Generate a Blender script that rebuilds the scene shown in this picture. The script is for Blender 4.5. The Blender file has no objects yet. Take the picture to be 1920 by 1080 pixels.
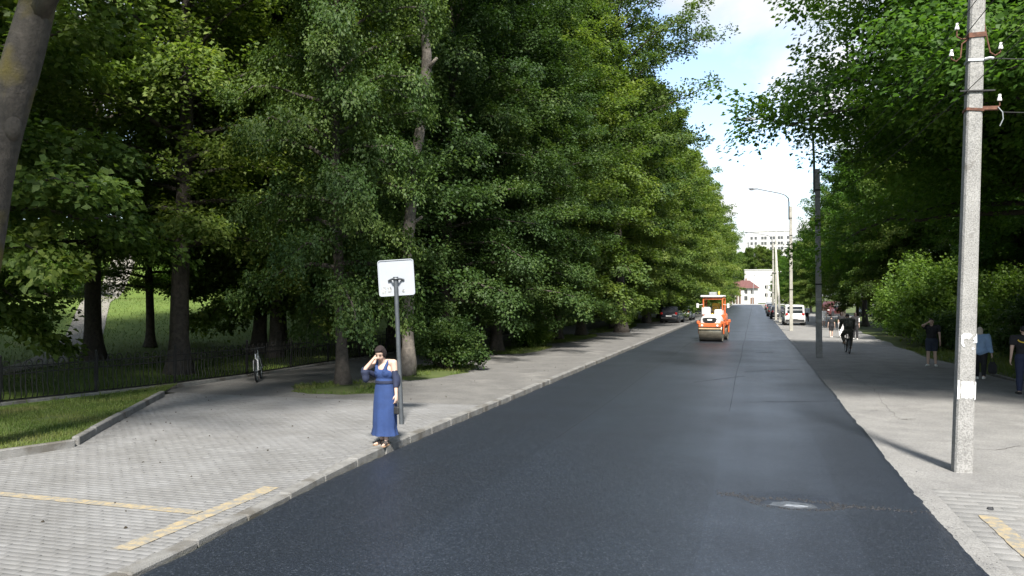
import bpy, bmesh, math, random
import numpy as np
from mathutils import Vector, Matrix, Euler

R = math.radians
SC = bpy.context.scene
COL = SC.collection
rnd = random.Random(7)

# ------------------------------------------------------------------ camera
# world: Y runs down the road, X to the right of it, Z up; road surface is Z = 0
CAM_H = 2.55
YAW = R(16.87)
cd = bpy.data.cameras.new('camera')
cam = bpy.data.objects.new('camera', cd)
COL.objects.link(cam)
cd.sensor_width = 36.0
cd.lens = 28.1
cd.clip_start = 0.05
cd.clip_end = 5000
cam.location = (0, 0, CAM_H)
cam.rotation_euler = (R(90.61), 0, YAW)
SC.camera = cam

# ------------------------------------------------------------------ light
SUN_EL = R(47)
SUN_DIR = Vector((0.34, -0.94, 0)).normalized()           # horizontal direction towards the sun
w = bpy.data.worlds.new('World')
SC.world = w
w.use_nodes = True
nt = w.node_tree
nt.nodes.clear()
N = nt.nodes.new
out = N('ShaderNodeOutputWorld')
bg = N('ShaderNodeBackground')
bg.inputs['Strength'].default_value = 0.14
sky = N('ShaderNodeTexSky')
sky.sky_type = 'NISHITA'
sky.sun_disc = False
sky.sun_elevation = SUN_EL
sky.sun_rotation = math.atan2(SUN_DIR.x, SUN_DIR.y)
sky.air_density = 1.0
sky.dust_density = 0.25
sky.ozone_density = 1.8
tc = N('ShaderNodeTexCoord')
mp = N('ShaderNodeMapping')
mp.inputs['Scale'].default_value = (1.0, 1.0, 1.5)
mp.inputs['Location'].default_value = (1.3, 0.1, 0.5)
nz = N('ShaderNodeTexNoise')
nz.inputs['Scale'].default_value = 4.5
nz.inputs['Detail'].default_value = 8
nz.inputs['Roughness'].default_value = 0.55
nz.inputs['Distortion'].default_value = 0.3
cr = N('ShaderNodeValToRGB')
cr.color_ramp.elements[0].position = 0.42
cr.color_ramp.elements[1].position = 0.58
cr.color_ramp.elements[0].color = (0.16, 0.16, 0.16, 1)
nz2 = N('ShaderNodeTexNoise')
nz2.inputs['Scale'].default_value = 5.0
nz2.inputs['Detail'].default_value = 5
cc = N('ShaderNodeValToRGB')
cc.color_ramp.elements[0].position = 0.3
cc.color_ramp.elements[1].position = 0.7
cc.color_ramp.elements[0].color = (2.55, 2.75, 3.0, 1)
cc.color_ramp.elements[1].color = (4.0, 4.0, 4.0, 1)
mx = N('ShaderNodeMix')
mx.data_type = 'RGBA'
L = nt.links.new
L(tc.outputs['Generated'], mp.inputs['Vector'])
L(mp.outputs['Vector'], nz.inputs['Vector'])
L(mp.outputs['Vector'], nz2.inputs['Vector'])
L(nz.outputs['Fac'], cr.inputs['Fac'])
L(nz2.outputs['Fac'], cc.inputs['Fac'])
L(cr.outputs['Color'], mx.inputs['Factor'])
L(sky.outputs['Color'], mx.inputs['A'])
L(cc.outputs['Color'], mx.inputs['B'])
L(mx.outputs['Result'], bg.inputs['Color'])
L(bg.outputs['Background'], out.inputs['Surface'])

sd = bpy.data.lights.new('sun', 'SUN')
sd.energy = 5.0
sd.angle = R(6.0)
sd.color = (1.0, 0.95, 0.87)
sun = bpy.data.objects.new('sun', sd)
COL.objects.link(sun)
to_sun = Vector((SUN_DIR.x * math.cos(SUN_EL), SUN_DIR.y * math.cos(SUN_EL), math.sin(SUN_EL)))
sun.rotation_euler = to_sun.to_track_quat('Z', 'Y').to_euler()
sun.location = (30, -30, 60)

vs = SC.view_settings
SC.display_settings.display_device = 'sRGB'
vs.view_transform = 'Standard'
vs.look = 'None'
vs.exposure = 1.15
vs.gamma = 1.0
vs.use_curve_mapping = False
SC.render.engine = 'CYCLES'
cy = SC.cycles
cy.max_bounces = 8
cy.diffuse_bounces = 6
cy.glossy_bounces = 2
cy.transmission_bounces = 4
cy.transparent_max_bounces = 6
cy.caustics_reflective = False
cy.caustics_refractive = False
cy.sample_clamp_indirect = 6.0
cy.use_denoising = True
cy.use_adaptive_sampling = True
cy.adaptive_threshold = 0.015

# ------------------------------------------------------------------ helpers
REF_ROT = Euler((R(90.61), 0, R(16.87))).to_matrix()
def at(px, py, z=0.0):
    """point of the level plane at height z seen at photo pixel (1920 x 1080)"""
    f = 28.1 / 36 * 1920
    d = Vector(((px - 960) / f, (540 - py) / f, -1.0))
    d = REF_ROT @ d
    t = (z - CAM_H) / d.z
    return Vector((d.x * t, d.y * t, z))

def tag(o, label=None, cat=None, group=None, kind=None):
    if label: o['label'] = label
    if cat: o['category'] = cat
    if group: o['group'] = group
    if kind: o['kind'] = kind
    return o

def empty(name, loc, rz=0.0, label=None, cat=None, group=None):
    o = bpy.data.objects.new(name, None)
    o.empty_display_size = 0.2
    COL.objects.link(o)
    o.location = loc
    o.rotation_euler = (0, 0, rz)
    return tag(o, label, cat, group)

def link(name, me, parent=None, kind=None):
    o = bpy.data.objects.new(name, me)
    COL.objects.link(o)
    if parent is not None: o.parent = parent
    if kind: o['kind'] = kind
    return o

def copy_tree(o, parent=None):
    kids = list(o.children)
    c = o.copy()
    COL.objects.link(c)
    c.parent = parent
    if parent is not None:
        c.matrix_parent_inverse = o.matrix_parent_inverse.copy()
    for k in kids:
        copy_tree(k, c)
    return c

class MB:
    """collects shapes and links them as one mesh object"""
    def __init__(s):
        s.v, s.f = [], []
    def add(s, vs_, fs_):
        n = len(s.v)
        s.v.extend([tuple(p) for p in vs_])
        s.f.extend([tuple(i + n for i in f) for f in fs_])
        return s
    def box(s, c, size, rot=None, bevel=0.0):
        x, y, z = size[0] / 2, size[1] / 2, size[2] / 2
        if bevel > 0:
            b = min(bevel, x * .98, y * .98, z * .98)
            vs_, fs_, idx = [], [], {}
            for sx in (-1, 1):
                for sy in (-1, 1):
                    for sz in (-1, 1):
                        for ax in range(3):
                            p = [sx * (x - b), sy * (y - b), sz * (z - b)]
                            p[ax] = (sx * x, sy * y, sz * z)[ax]
                            idx[(sx, sy, sz, ax)] = len(vs_)
                            vs_.append(p)
            for ax in range(3):
                for sg in (-1, 1):
                    o1, o2 = (ax + 1) % 3, (ax + 2) % 3
                    q = []
                    for a, b2 in ((-1, -1), (1, -1), (1, 1), (-1, 1)):
                        k = [0, 0, 0]; k[ax] = sg; k[o1] = a; k[o2] = b2
                        q.append(idx[(k[0], k[1], k[2], ax)])
                    fs_.append(q if sg > 0 else q[::-1])
            for ax in range(3):
                o1, o2 = (ax + 1) % 3, (ax + 2) % 3
                for a in (-1, 1):
                    for b2 in (-1, 1):
                        q = []
                        for t, w_ in ((-1, o1), (1, o1), (1, o2), (-1, o2)):
                            k = [0, 0, 0]; k[ax] = t; k[o1] = a; k[o2] = b2
                            q.append(idx[(k[0], k[1], k[2], w_)])
                        fs_.append(q if a * b2 < 0 else q[::-1])
            for sx in (-1, 1):
                for sy in (-1, 1):
                    for sz in (-1, 1):
                        q = [idx[(sx, sy, sz, a)] for a in range(3)]
                        fs_.append(q if sx * sy * sz > 0 else q[::-1])
        else:
            vs_ = [(-x, -y, -z), (x, -y, -z), (x, y, -z), (-x, y, -z), (-x, -y, z), (x, -y, z), (x, y, z), (-x, y, z)]
            fs_ = [(0, 3, 2, 1), (4, 5, 6, 7), (0, 1, 5, 4), (1, 2, 6, 5), (2, 3, 7, 6), (3, 0, 4, 7)]
        m = Matrix.Translation(Vector(c))
        if rot is not None:
            m = m @ (rot.to_4x4() if isinstance(rot, Matrix) else Euler(rot).to_matrix().to_4x4())
        return s.add([m @ Vector(p) for p in vs_], fs_)
    def tube(s, pts, rad, n=8, cap=True):
        pts = [Vector(p) for p in pts]
        if not hasattr(rad, '__len__'): rad = [rad] * len(pts)
        vs_, fs_ = [], []
        up = Vector((0, 0, 1))
        t0 = (pts[1] - pts[0]).normalized()
        if abs(t0.dot(up)) > .95: up = Vector((1, 0, 0))
        u = t0.cross(up).normalized()
        for i, p in enumerate(pts):
            a = pts[max(i - 1, 0)]; b = pts[min(i + 1, len(pts) - 1)]
            t = (b - a)
            t = t.normalized() if t.length > 1e-9 else t0
            u = (u - t * u.dot(t))
            u = u.normalized() if u.length > 1e-6 else t.orthogonal().normalized()
            w_ = t.cross(u)
            for k in range(n):
                an = 2 * math.pi * k / n
                vs_.append(p + (u * math.cos(an) + w_ * math.sin(an)) * rad[i])
        for i in range(len(pts) - 1):
            for k in range(n):
                k2 = (k + 1) % n
                fs_.append((i * n + k, i * n + k2, (i + 1) * n + k2, (i + 1) * n + k))
        if cap:
            fs_.append(tuple(range(n))[::-1])
            m = (len(pts) - 1) * n
            fs_.append(tuple(m + k for k in range(n)))
        return s.add(vs_, fs_)
    def cyl(s, a, b, r0, r1=None, n=16):
        return s.tube([a, b], [r0, r0 if r1 is None else r1], n)
    def lathe(s, prof, n=24, m=None):
        """prof: (radius, height) pairs round local Z"""
        m = m or Matrix()
        vs_, fs_ = [], []
        for r_, z_ in prof:
            for k in range(n):
                an = 2 * math.pi * k / n
                vs_.append(m @ Vector((r_ * math.cos(an), r_ * math.sin(an), z_)))
        for i in range(len(prof) - 1):
            for k in range(n):
                k2 = (k + 1) % n
                fs_.append((i * n + k, i * n + k2, (i + 1) * n + k2, (i + 1) * n + k))
        if prof[0][0] > 1e-6: fs_.append(tuple(range(n))[::-1])
        if prof[-1][0] > 1e-6: fs_.append(tuple((len(prof) - 1) * n + k for k in range(n)))
        return s.add(vs_, fs_)
    def ellipsoid(s, c, r, rot=None, nu=14, nv=9):
        m = Matrix.Translation(Vector(c))
        if rot is not None:
            m = m @ (rot.to_4x4() if isinstance(rot, Matrix) else Euler(rot).to_matrix().to_4x4())
        m = m @ Matrix.Diagonal((r[0], r[1], r[2], 1))
        prof = [(max(math.sin(math.pi * i / nv), 1e-4), -math.cos(math.pi * i / nv)) for i in range(nv + 1)]
        return s.lathe(prof, nu, m)
    def prism(s, poly, z0, z1):
        n = len(poly)
        vs_ = [(p[0], p[1], z0) for p in poly] + [(p[0], p[1], z1) for p in poly]
        fs_ = [tuple(range(n))[::-1], tuple(range(n, 2 * n))]
        fs_ += [(i, (i + 1) % n, n + (i + 1) % n, n + i) for i in range(n)]
        return s.add(vs_, fs_)
    def loft(s, secs, close_ring=True, cap=True):
        n = len(secs[0])
        vs_ = [p for sec in secs for p in sec]
        fs_ = []
        for i in range(len(secs) - 1):
            for k in range(n if close_ring else n - 1):
                k2 = (k + 1) % n
                fs_.append((i * n + k, i * n + k2, (i + 1) * n + k2, (i + 1) * n + k))
        if cap and close_ring:
            fs_.append(tuple(range(n))[::-1])
            fs_.append(tuple((len(secs) - 1) * n + k for k in range(n)))
        return s.add(vs_, fs_)
    def mesh(s, name, mat_=None, smooth=False, angle=None):
        me = bpy.data.meshes.new(name)
        me.from_pydata(s.v, [], s.f)
        if mat_ is not None: me.materials.append(mat_)
        bm = bmesh.new(); bm.from_mesh(me)
        bmesh.ops.recalc_face_normals(bm, faces=bm.faces)
        bm.to_mesh(me); bm.free()
        if smooth:
            me.polygons.foreach_set('use_smooth', [True] * len(me.polygons))
            if angle: me.set_sharp_from_angle(angle=R(angle))
        return me
    def build(s, name, mat_, parent=None, smooth=False, angle=40, kind=None):
        return link(name, s.mesh(name, mat_, smooth, angle), parent, kind)

def np_mesh(name, verts, quads, mat_, attr=None, smooth=False):
    me = bpy.data.meshes.new(name)
    nv, nf = len(verts), len(quads)
    k = quads.shape[1]
    me.vertices.add(nv)
    me.vertices.foreach_set('co', np.ascontiguousarray(verts, dtype=np.float32).ravel())
    me.loops.add(nf * k)
    me.loops.foreach_set('vertex_index', np.ascontiguousarray(quads, dtype=np.int32).ravel())
    me.polygons.add(nf)
    me.polygons.foreach_set('loop_start', np.arange(0, nf * k, k, dtype=np.int32))
    if smooth: me.polygons.foreach_set('use_smooth', np.ones(nf, dtype=bool))
    if attr is not None:
        a = me.attributes.new('tint', 'FLOAT', 'FACE')
        a.data.foreach_set('value', np.ascontiguousarray(attr, dtype=np.float32))
    me.materials.append(mat_)
    me.update(calc_edges=True)
    return me

# ------------------------------------------------------------------ materials
def new_mat(name):
    m = bpy.data.materials.new(name)
    m.use_nodes = True
    return m, m.node_tree, m.node_tree.nodes['Principled BSDF']

def mat(name, color, rough=0.6, metal=0.0, var=0.15, scale=8.0, bump=0.0, bump_scale=None, spec=0.5, coat=0.0, obj_coords=True, dirt=None):
    m, t, b = new_mat(name)
    n, l = t.nodes, t.links
    b.inputs['Roughness'].default_value = rough
    b.inputs['Metallic'].default_value = metal
    b.inputs['Specular IOR Level'].default_value = spec
    b.inputs['Coat Weight'].default_value = coat
    co = n.new('ShaderNodeTexCoord')
    src = co.outputs['Object'] if obj_coords else n.new('ShaderNodeNewGeometry').outputs['Position']
    no = n.new('ShaderNodeTexNoise')
    no.inputs['Scale'].default_value = scale
    no.inputs['Detail'].default_value = 6
    no.inputs['Roughness'].default_value = 0.6
    l.new(src, no.inputs['Vector'])
    rp = n.new('ShaderNodeValToRGB')
    c0 = [max(0, c * (1 - var)) for c in color[:3]] + [1]
    c1 = [c * (1 + var) for c in color[:3]] + [1]
    rp.color_ramp.elements[0].position = 0.32
    rp.color_ramp.elements[1].position = 0.68
    rp.color_ramp.elements[0].color = c0
    rp.color_ramp.elements[1].color = c1
    l.new(no.outputs['Fac'], rp.inputs['Fac'])
    col = rp.outputs['Color']
    if dirt:
        n2 = n.new('ShaderNodeTexNoise')
        n2.inputs['Scale'].default_value = dirt[1]
        n2.inputs['Detail'].default_value = 5
        l.new(src, n2.inputs['Vector'])
        r2 = n.new('ShaderNodeValToRGB')
        r2.color_ramp.elements[0].position = dirt[2]
        r2.color_ramp.elements[1].position = dirt[2] + 0.12
        l.new(n2.outputs['Fac'], r2.inputs['Fac'])
        mx_ = n.new('ShaderNodeMix'); mx_.data_type = 'RGBA'
        l.new(r2.outputs['Color'], mx_.inputs['Factor'])
        l.new(col, mx_.inputs['A'])
        mx_.inputs['B'].default_value = (*dirt[0], 1)
        col = mx_.outputs['Result']
    l.new(col, b.inputs['Base Color'])
    if bump > 0:
        bn = n.new('ShaderNodeTexNoise')
        bn.inputs['Scale'].default_value = bump_scale or scale * 6
        bn.inputs['Detail'].default_value = 4
        l.new(src, bn.inputs['Vector'])
        bp = n.new('ShaderNodeBump')
        bp.inputs['Strength'].default_value = bump
        bp.inputs['Distance'].default_value = 0.02
        l.new(bn.outputs['Fac'], bp.inputs['Height'])
        l.new(bp.outputs['Normal'], b.inputs['Normal'])
    return m

def leaf_mat(name, dark, mid, light, trans=0.35, rough=0.58):
    m, t, b = new_mat(name)
    n, l = t.nodes, t.links
    at_ = n.new('ShaderNodeAttribute'); at_.attribute_name = 'tint'
    oi = n.new('ShaderNodeObjectInfo')
    ad = n.new('ShaderNodeMath'); ad.operation = 'MULTIPLY_ADD'
    l.new(oi.outputs['Random'], ad.inputs[0]); ad.inputs[1].default_value = 0.22
    l.new(at_.outputs['Fac'], ad.inputs[2])
    su = n.new('ShaderNodeMath'); su.operation = 'SUBTRACT'
    l.new(ad.outputs[0], su.inputs[0]); su.inputs[1].default_value = 0.11
    rp = n.new('ShaderNodeValToRGB')
    e = rp.color_ramp.elements
    e[0].position = 0.05; e[0].color = (*dark, 1)
    e[1].position = 0.95; e[1].color = (*light, 1)
    k = e.new(0.5); k.color = (*mid, 1)
    l.new(su.outputs[0], rp.inputs['Fac'])
    b.inputs['Roughness'].default_value = rough
    b.inputs['Specular IOR Level'].default_value = 0.28
    l.new(rp.outputs['Color'], b.inputs['Base Color'])
    tr = n.new('ShaderNodeBsdfTranslucent')
    mu = n.new('ShaderNodeMix'); mu.data_type = 'RGBA'; mu.blend_type = 'MULTIPLY'
    mu.inputs['Factor'].default_value = 1.0
    l.new(rp.outputs['Color'], mu.inputs['A'])
    mu.inputs['B'].default_value = (1.5, 1.6, 0.7, 1)
    l.new(mu.outputs['Result'], tr.inputs['Color'])
    ms = n.new('ShaderNodeMixShader'); ms.inputs[0].default_value = trans
    l.new(b.outputs[0], ms.inputs[1]); l.new(tr.outputs[0], ms.inputs[2])
    l.new(ms.outputs[0], n['Material Output'].inputs['Surface'])
    return m

M = {}
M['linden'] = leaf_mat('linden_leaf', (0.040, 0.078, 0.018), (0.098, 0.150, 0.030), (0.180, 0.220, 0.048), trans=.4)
M['linden_shade_tone'] = leaf_mat('shade_toned_linden_leaf', (0.024, 0.052, 0.015), (0.046, 0.086, 0.021), (0.095, 0.138, 0.033))  # shade of the near avenue trees painted into a darker leaf green
M['maple'] = leaf_mat('maple_leaf', (0.032, 0.076, 0.014), (0.068, 0.142, 0.020), (0.125, 0.205, 0.030), trans=.46)
M['shrub'] = leaf_mat('shrub_leaf', (0.050, 0.100, 0.018), (0.090, 0.160, 0.028), (0.150, 0.220, 0.042), trans=.42)
M['grass'] = leaf_mat('grass_blade', (0.060, 0.100, 0.018), (0.105, 0.145, 0.030), (0.200, 0.185, 0.070), trans=0.25, rough=0.6)
M['bark'] = mat('bark', (0.050, 0.042, 0.035), 0.9, var=0.45, scale=9, bump=0.9, bump_scale=22, obj_coords=False)
M['bark_grey'] = mat('bark_grey', (0.16, 0.14, 0.12), 0.9, var=0.35, scale=9, bump=0.9, bump_scale=24, obj_coords=False)
M['bark_moss'] = mat('bark_with_moss', (0.050, 0.043, 0.036), 0.9, var=0.4, scale=8, bump=0.8, bump_scale=26, obj_coords=False, dirt=((0.085, 0.068, 0.014), 0.9, 0.55))
# ------------------------------------------------------------------ ground
def smooth(a, b, x):
    t = np.clip((np.asarray(x, dtype=float) - a) / (b - a), 0, 1)
    return t * t * (3 - 2 * t)

def ground_mat(name, c0, c1, scale, c2=None, s2=1.0, p2=0.55, rough=0.9, bump=0.3, grain=0.0, grain_scale=150, stretch=None):
    m, t, b = new_mat(name)
    n, l = t.nodes, t.links
    src = n.new('ShaderNodeNewGeometry').outputs['Position']
    no = n.new('ShaderNodeTexNoise'); no.inputs['Scale'].default_value = scale; no.inputs['Detail'].default_value = 8
    no.inputs['Roughness'].default_value = 0.65
    v = src
    if stretch:
        mp_ = n.new('ShaderNodeMapping'); mp_.inputs['Scale'].default_value = stretch
        l.new(src, mp_.inputs['Vector']); v = mp_.outputs['Vector']
    l.new(v, no.inputs['Vector'])
    rp = n.new('ShaderNodeValToRGB')
    rp.color_ramp.elements[0].position = 0.35; rp.color_ramp.elements[0].color = (*c0, 1)
    rp.color_ramp.elements[1].position = 0.65; rp.color_ramp.elements[1].color = (*c1, 1)
    l.new(no.outputs['Fac'], rp.inputs['Fac'])
    col = rp.outputs['Color']
    if c2:
        n2 = n.new('ShaderNodeTexNoise'); n2.inputs['Scale'].default_value = s2; n2.inputs['Detail'].default_value = 7
        n2.inputs['Roughness'].default_value = 0.7
        l.new(src, n2.inputs['Vector'])
        r2 = n.new('ShaderNodeValToRGB')
        r2.color_ramp.elements[0].position = p2; r2.color_ramp.elements[1].position = p2 + 0.14
        l.new(n2.outputs['Fac'], r2.inputs['Fac'])
        mx_ = n.new('ShaderNodeMix'); mx_.data_type = 'RGBA'
        l.new(r2.outputs['Color'], mx_.inputs['Factor']); l.new(col, mx_.inputs['A'])
        mx_.inputs['B'].default_value = (*c2, 1)
        col = mx_.outputs['Result']
    hsrc = no.outputs['Fac']
    if grain > 0:
        vo = n.new('ShaderNodeTexVoronoi'); vo.inputs['Scale'].default_value = grain_scale
        l.new(src, vo.inputs['Vector'])
        sp = n.new('ShaderNodeSeparateColor'); l.new(vo.outputs['Color'], sp.inputs['Color'])
        mr = n.new('ShaderNodeMapRange')
        mr.inputs['To Min'].default_value = 1 - grain; mr.inputs['To Max'].default_value = 1 + grain
        l.new(sp.outputs[0], mr.inputs['Value'])
        hm = n.new('ShaderNodeMix'); hm.data_type = 'RGBA'; hm.blend_type = 'MULTIPLY'; hm.inputs['Factor'].default_value = 1
        l.new(col, hm.inputs['A'])
        cb = n.new('ShaderNodeCombineColor')
        for i in range(3): l.new(mr.outputs['Result'], cb.inputs[i])
        l.new(cb.outputs['Color'], hm.inputs['B'])
        col = hm.outputs['Result']
        hsrc = sp.outputs[0]
    l.new(col, b.inputs['Base Color'])
    b.inputs['Roughness'].default_value = rough
    b.inputs['Specular IOR Level'].default_value = 0.3
    bp = n.new('ShaderNodeBump'); bp.inputs['Strength'].default_value = bump; bp.inputs['Distance'].default_value = 0.01
    l.new(hsrc, bp.inputs['Height']); l.new(bp.outputs['Normal'], b.inputs['Normal'])
    return m

M['earth'] = ground_mat('earth_and_grass', (0.050, 0.072, 0.018), (0.080, 0.100, 0.030), 1.5, (0.075, 0.058, 0.038), 0.35, 0.56)
M['lawn'] = ground_mat('park_lawn', (0.070, 0.115, 0.020), (0.105, 0.150, 0.028), 2.5, (0.14, 0.14, 0.05), 0.5, 0.6, bump=0.8)
M['old_asphalt'] = ground_mat('old_asphalt', (0.110, 0.107, 0.102), (0.150, 0.146, 0.138), 1.2, (0.20, 0.193, 0.18), 0.55, 0.56, grain=0.25, grain_scale=90)
M['pale_asphalt'] = ground_mat('pale_worn_asphalt', (0.165, 0.162, 0.157), (0.222, 0.218, 0.208), 1.1, (0.15, 0.145, 0.14), 0.7, 0.57, grain=0.22, grain_scale=70)
M['pale_slab'] = ground_mat('pale_concrete_paving', (0.178, 0.176, 0.170), (0.226, 0.222, 0.214), 1.4, (0.165, 0.16, 0.155), 1.3, 0.55, grain=0.12, grain_scale=90)
M['dirt_path'] = ground_mat('earth_footpath', (0.10, 0.09, 0.078), (0.15, 0.135, 0.115), 1.6, (0.085, 0.07, 0.055), 0.8, 0.58, grain=0.2, grain_scale=60)
M['joint_sand'] = ground_mat('joint_sand', (0.140, 0.138, 0.133), (0.170, 0.167, 0.160), 4)
M['concrete'] = mat('kerb_concrete', (0.165, 0.162, 0.154), 0.85, var=0.25, scale=5, bump=0.5, bump_scale=60, obj_coords=False, dirt=((0.095, 0.088, 0.076), 1.9, 0.52))
M['crumb'] = mat('asphalt_crumb', (0.022, 0.023, 0.026), 0.7, var=0.4, scale=40, bump=0.6, bump_scale=80, obj_coords=False)

M['edge_concrete'] = ground_mat('pavement_edge_concrete', (0.165, 0.162, 0.155), (0.21, 0.205, 0.196), 2.0, (0.13, 0.125, 0.118), 1.6, 0.55, grain=0.2, grain_scale=60)
def plane_obj(name, poly, z, m, kind='structure'):
    mb = MB(); mb.add([(p[0], p[1], z) for p in poly], [tuple(range(len(poly)))])
    return mb.build(name, m, kind=kind)

mb = MB(); S_ = 2600
mb.add([(-S_, -S_, -0.06), (S_, -S_, -0.06), (S_, S_, -0.06), (-S_, S_, -0.06)], [(0, 1, 2, 3)])
mb.build('ground', M['earth'], kind='structure')

# ---- fresh black asphalt road: ragged edges, a shallow sunken spot with a torn seam
def fresh_asphalt():
    m, t, b = new_mat('fresh_asphalt')
    n, l = t.nodes, t.links
    src = n.new('ShaderNodeNewGeometry').outputs['Position']
    vo = n.new('ShaderNodeTexVoronoi'); vo.inputs['Scale'].default_value = 74
    l.new(src, vo.inputs['Vector'])
    sp = n.new('ShaderNodeSeparateColor'); l.new(vo.outputs['Color'], sp.inputs['Color'])
    rp = n.new('ShaderNodeValToRGB')
    e = rp.color_ramp.elements
    e[0].position = 0.0; e[0].color = (0.0095, 0.0125, 0.018, 1)  # bluish tint: blue sky reflection put into the asphalt colour
    e[1].position = 1.0; e[1].color = (0.050, 0.058, 0.074, 1)
    k = e.new(0.62); k.color = (0.0145, 0.019, 0.028, 1)
    k = e.new(0.93); k.color = (0.0225, 0.029, 0.040, 1)
    l.new(sp.outputs[0], rp.inputs['Fac'])
    # rolled lanes: long soft bands that differ slightly in colour and gloss
    mp_ = n.new('ShaderNodeMapping'); mp_.inputs['Scale'].default_value = (0.75, 0.02, 1)
    l.new(src, mp_.inputs['Vector'])
    no = n.new('ShaderNodeTexNoise'); no.inputs['Scale'].default_value = 1.0; no.inputs['Detail'].default_value = 3
    l.new(mp_.outputs['Vector'], no.inputs['Vector'])
    n2 = n.new('ShaderNodeTexNoise'); n2.inputs['Scale'].default_value = 0.5; n2.inputs['Detail'].default_value = 6
    l.new(src, n2.inputs['Vector'])
    av = n.new('ShaderNodeMath'); av.operation = 'ADD'
    l.new(no.outputs['Fac'], av.inputs[0]); l.new(n2.outputs['Fac'], av.inputs[1])
    mr = n.new('ShaderNodeMapRange'); mr.inputs['From Min'].default_value = 0.7; mr.inputs['From Max'].default_value = 1.3
    mr.inputs['To Min'].default_value = 0.80; mr.inputs['To Max'].default_value = 1.22
    l.new(av.outputs[0], mr.inputs['Value'])
    cb = n.new('ShaderNodeCombineColor')
    for i in range(3): l.new(mr.outputs['Result'], cb.inputs[i])
    hm = n.new('ShaderNodeMix'); hm.data_type = 'RGBA'; hm.blend_type = 'MULTIPLY'; hm.inputs['Factor'].default_value = 1
    l.new(rp.outputs['Color'], hm.inputs['A']); l.new(cb.outputs['Color'], hm.inputs['B'])
    sx = n.new('ShaderNodeSeparateXYZ'); l.new(src, sx.inputs['Vector'])
    wob_ = n.new('ShaderNodeMath'); wob_.operation = 'MULTIPLY_ADD'; wob_.inputs[1].default_value = 0.12
    l.new(n2.outputs['Fac'], wob_.inputs[0]); l.new(sx.outputs['X'], wob_.inputs[2])
    mr4 = n.new('ShaderNodeMapRange'); mr4.inputs['From Min'].default_value = -6.0; mr4.inputs['From Max'].default_value = 2.4
    l.new(wob_.outputs[0], mr4.inputs['Value'])
    lr = n.new('ShaderNodeValToRGB'); lr.color_ramp.interpolation = 'CONSTANT'
    le = lr.color_ramp.elements
    le[0].position = 0; le[0].color = (.90, .90, .91, 1); le[1].position = .315; le[1].color = (.99, .99, 1, 1)
    q_ = le.new(.655); q_.color = (1.16, 1.16, 1.17, 1); q_ = le.new(.84); q_.color = (.96, .96, .97, 1)
    l.new(mr4.outputs['Result'], lr.inputs['Fac'])
    h2 = n.new('ShaderNodeMix'); h2.data_type = 'RGBA'; h2.blend_type = 'MULTIPLY'; h2.inputs['Factor'].default_value = 1
    l.new(hm.outputs['Result'], h2.inputs['A']); l.new(lr.outputs['Color'], h2.inputs['B'])
    l.new(h2.outputs['Result'], b.inputs['Base Color'])
    r3 = n.new('ShaderNodeMapRange'); r3.inputs['From Min'].default_value = 0.7; r3.inputs['From Max'].default_value = 1.3
    r3.inputs['To Min'].default_value = 0.50; r3.inputs['To Max'].default_value = 0.40
    l.new(av.outputs[0], r3.inputs['Value']); l.new(r3.outputs['Result'], b.inputs['Roughness'])
    b.inputs['Specular IOR Level'].default_value = 0.5
    bp = n.new('ShaderNodeBump'); bp.inputs['Strength'].default_value = 0.35; bp.inputs['Distance'].default_value = 0.010
    l.new(sp.outputs[1], bp.inputs['Height']); l.new(bp.outputs['Normal'], b.inputs['Normal'])
    return m
M['road'] = fresh_asphalt()

LEFT_E = [(-30.0, -5.42), (4.0, -5.42), (6.6, -5.47), (8.2, -5.62), (10.2, -5.76), (13, -5.80), (40, -5.76), (275, -5.75)]
RIGHT_E = [(-30.0, 2.16), (6.5, 2.14), (9, 2.08), (12, 2.05), (40, 2.06), (100, 2.02), (275, 2.0)]
def edge(tab, y): return float(np.interp(y, [p[0] for p in tab], [p[1] for p in tab]))
POT = (0.47, 10.55)
def road_z(x, y):
    dx, dy = (x - POT[0]) / 0.62, (y - POT[1]) / 0.36
    d = math.sqrt(dx * dx + dy * dy)
    z = -0.045 * math.exp(-d ** 4) if d < 2 else 0.0
    return z
ys = []
y = -30.0
while y < 275:
    ys.append(y)
    y += 2.0 if y < 3 else (0.05 if 9.6 <= y <= 11.6 else (0.12 if y < 30 else (0.4 if y < 80 else 3.0)))
ys.append(275.0)
fr = np.concatenate([np.linspace(0, .02, 3), np.linspace(.06, .66, 8)[:-1], np.linspace(.66, .86, 34)[:-1], np.linspace(.86, .98, 4), [.99, 1.0]])
mb = MB(); secs = []
rj = random.Random(3)
jl = jr = 0
for y in ys:
    jl = jl * .6 + rj.uniform(-.018, .018); jr = jr * .6 + rj.uniform(-.014, .014)
    xl, xr = edge(LEFT_E, y) + jl, edge(RIGHT_E, y) + jr + 0.012 * math.sin(y * .9)
    row = []
    for k_, t in enumerate(fr):
        x = xl + (xr - xl) * t
        z = road_z(x, y)
        if k_ == 0 or k_ == len(fr) - 1: z -= 0.05
        row.append((x, y, z))
    secs.append(row)
mb.loft(secs, close_ring=False, cap=False)
mb.build('road', M['road'], smooth=True, kind='structure')

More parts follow.
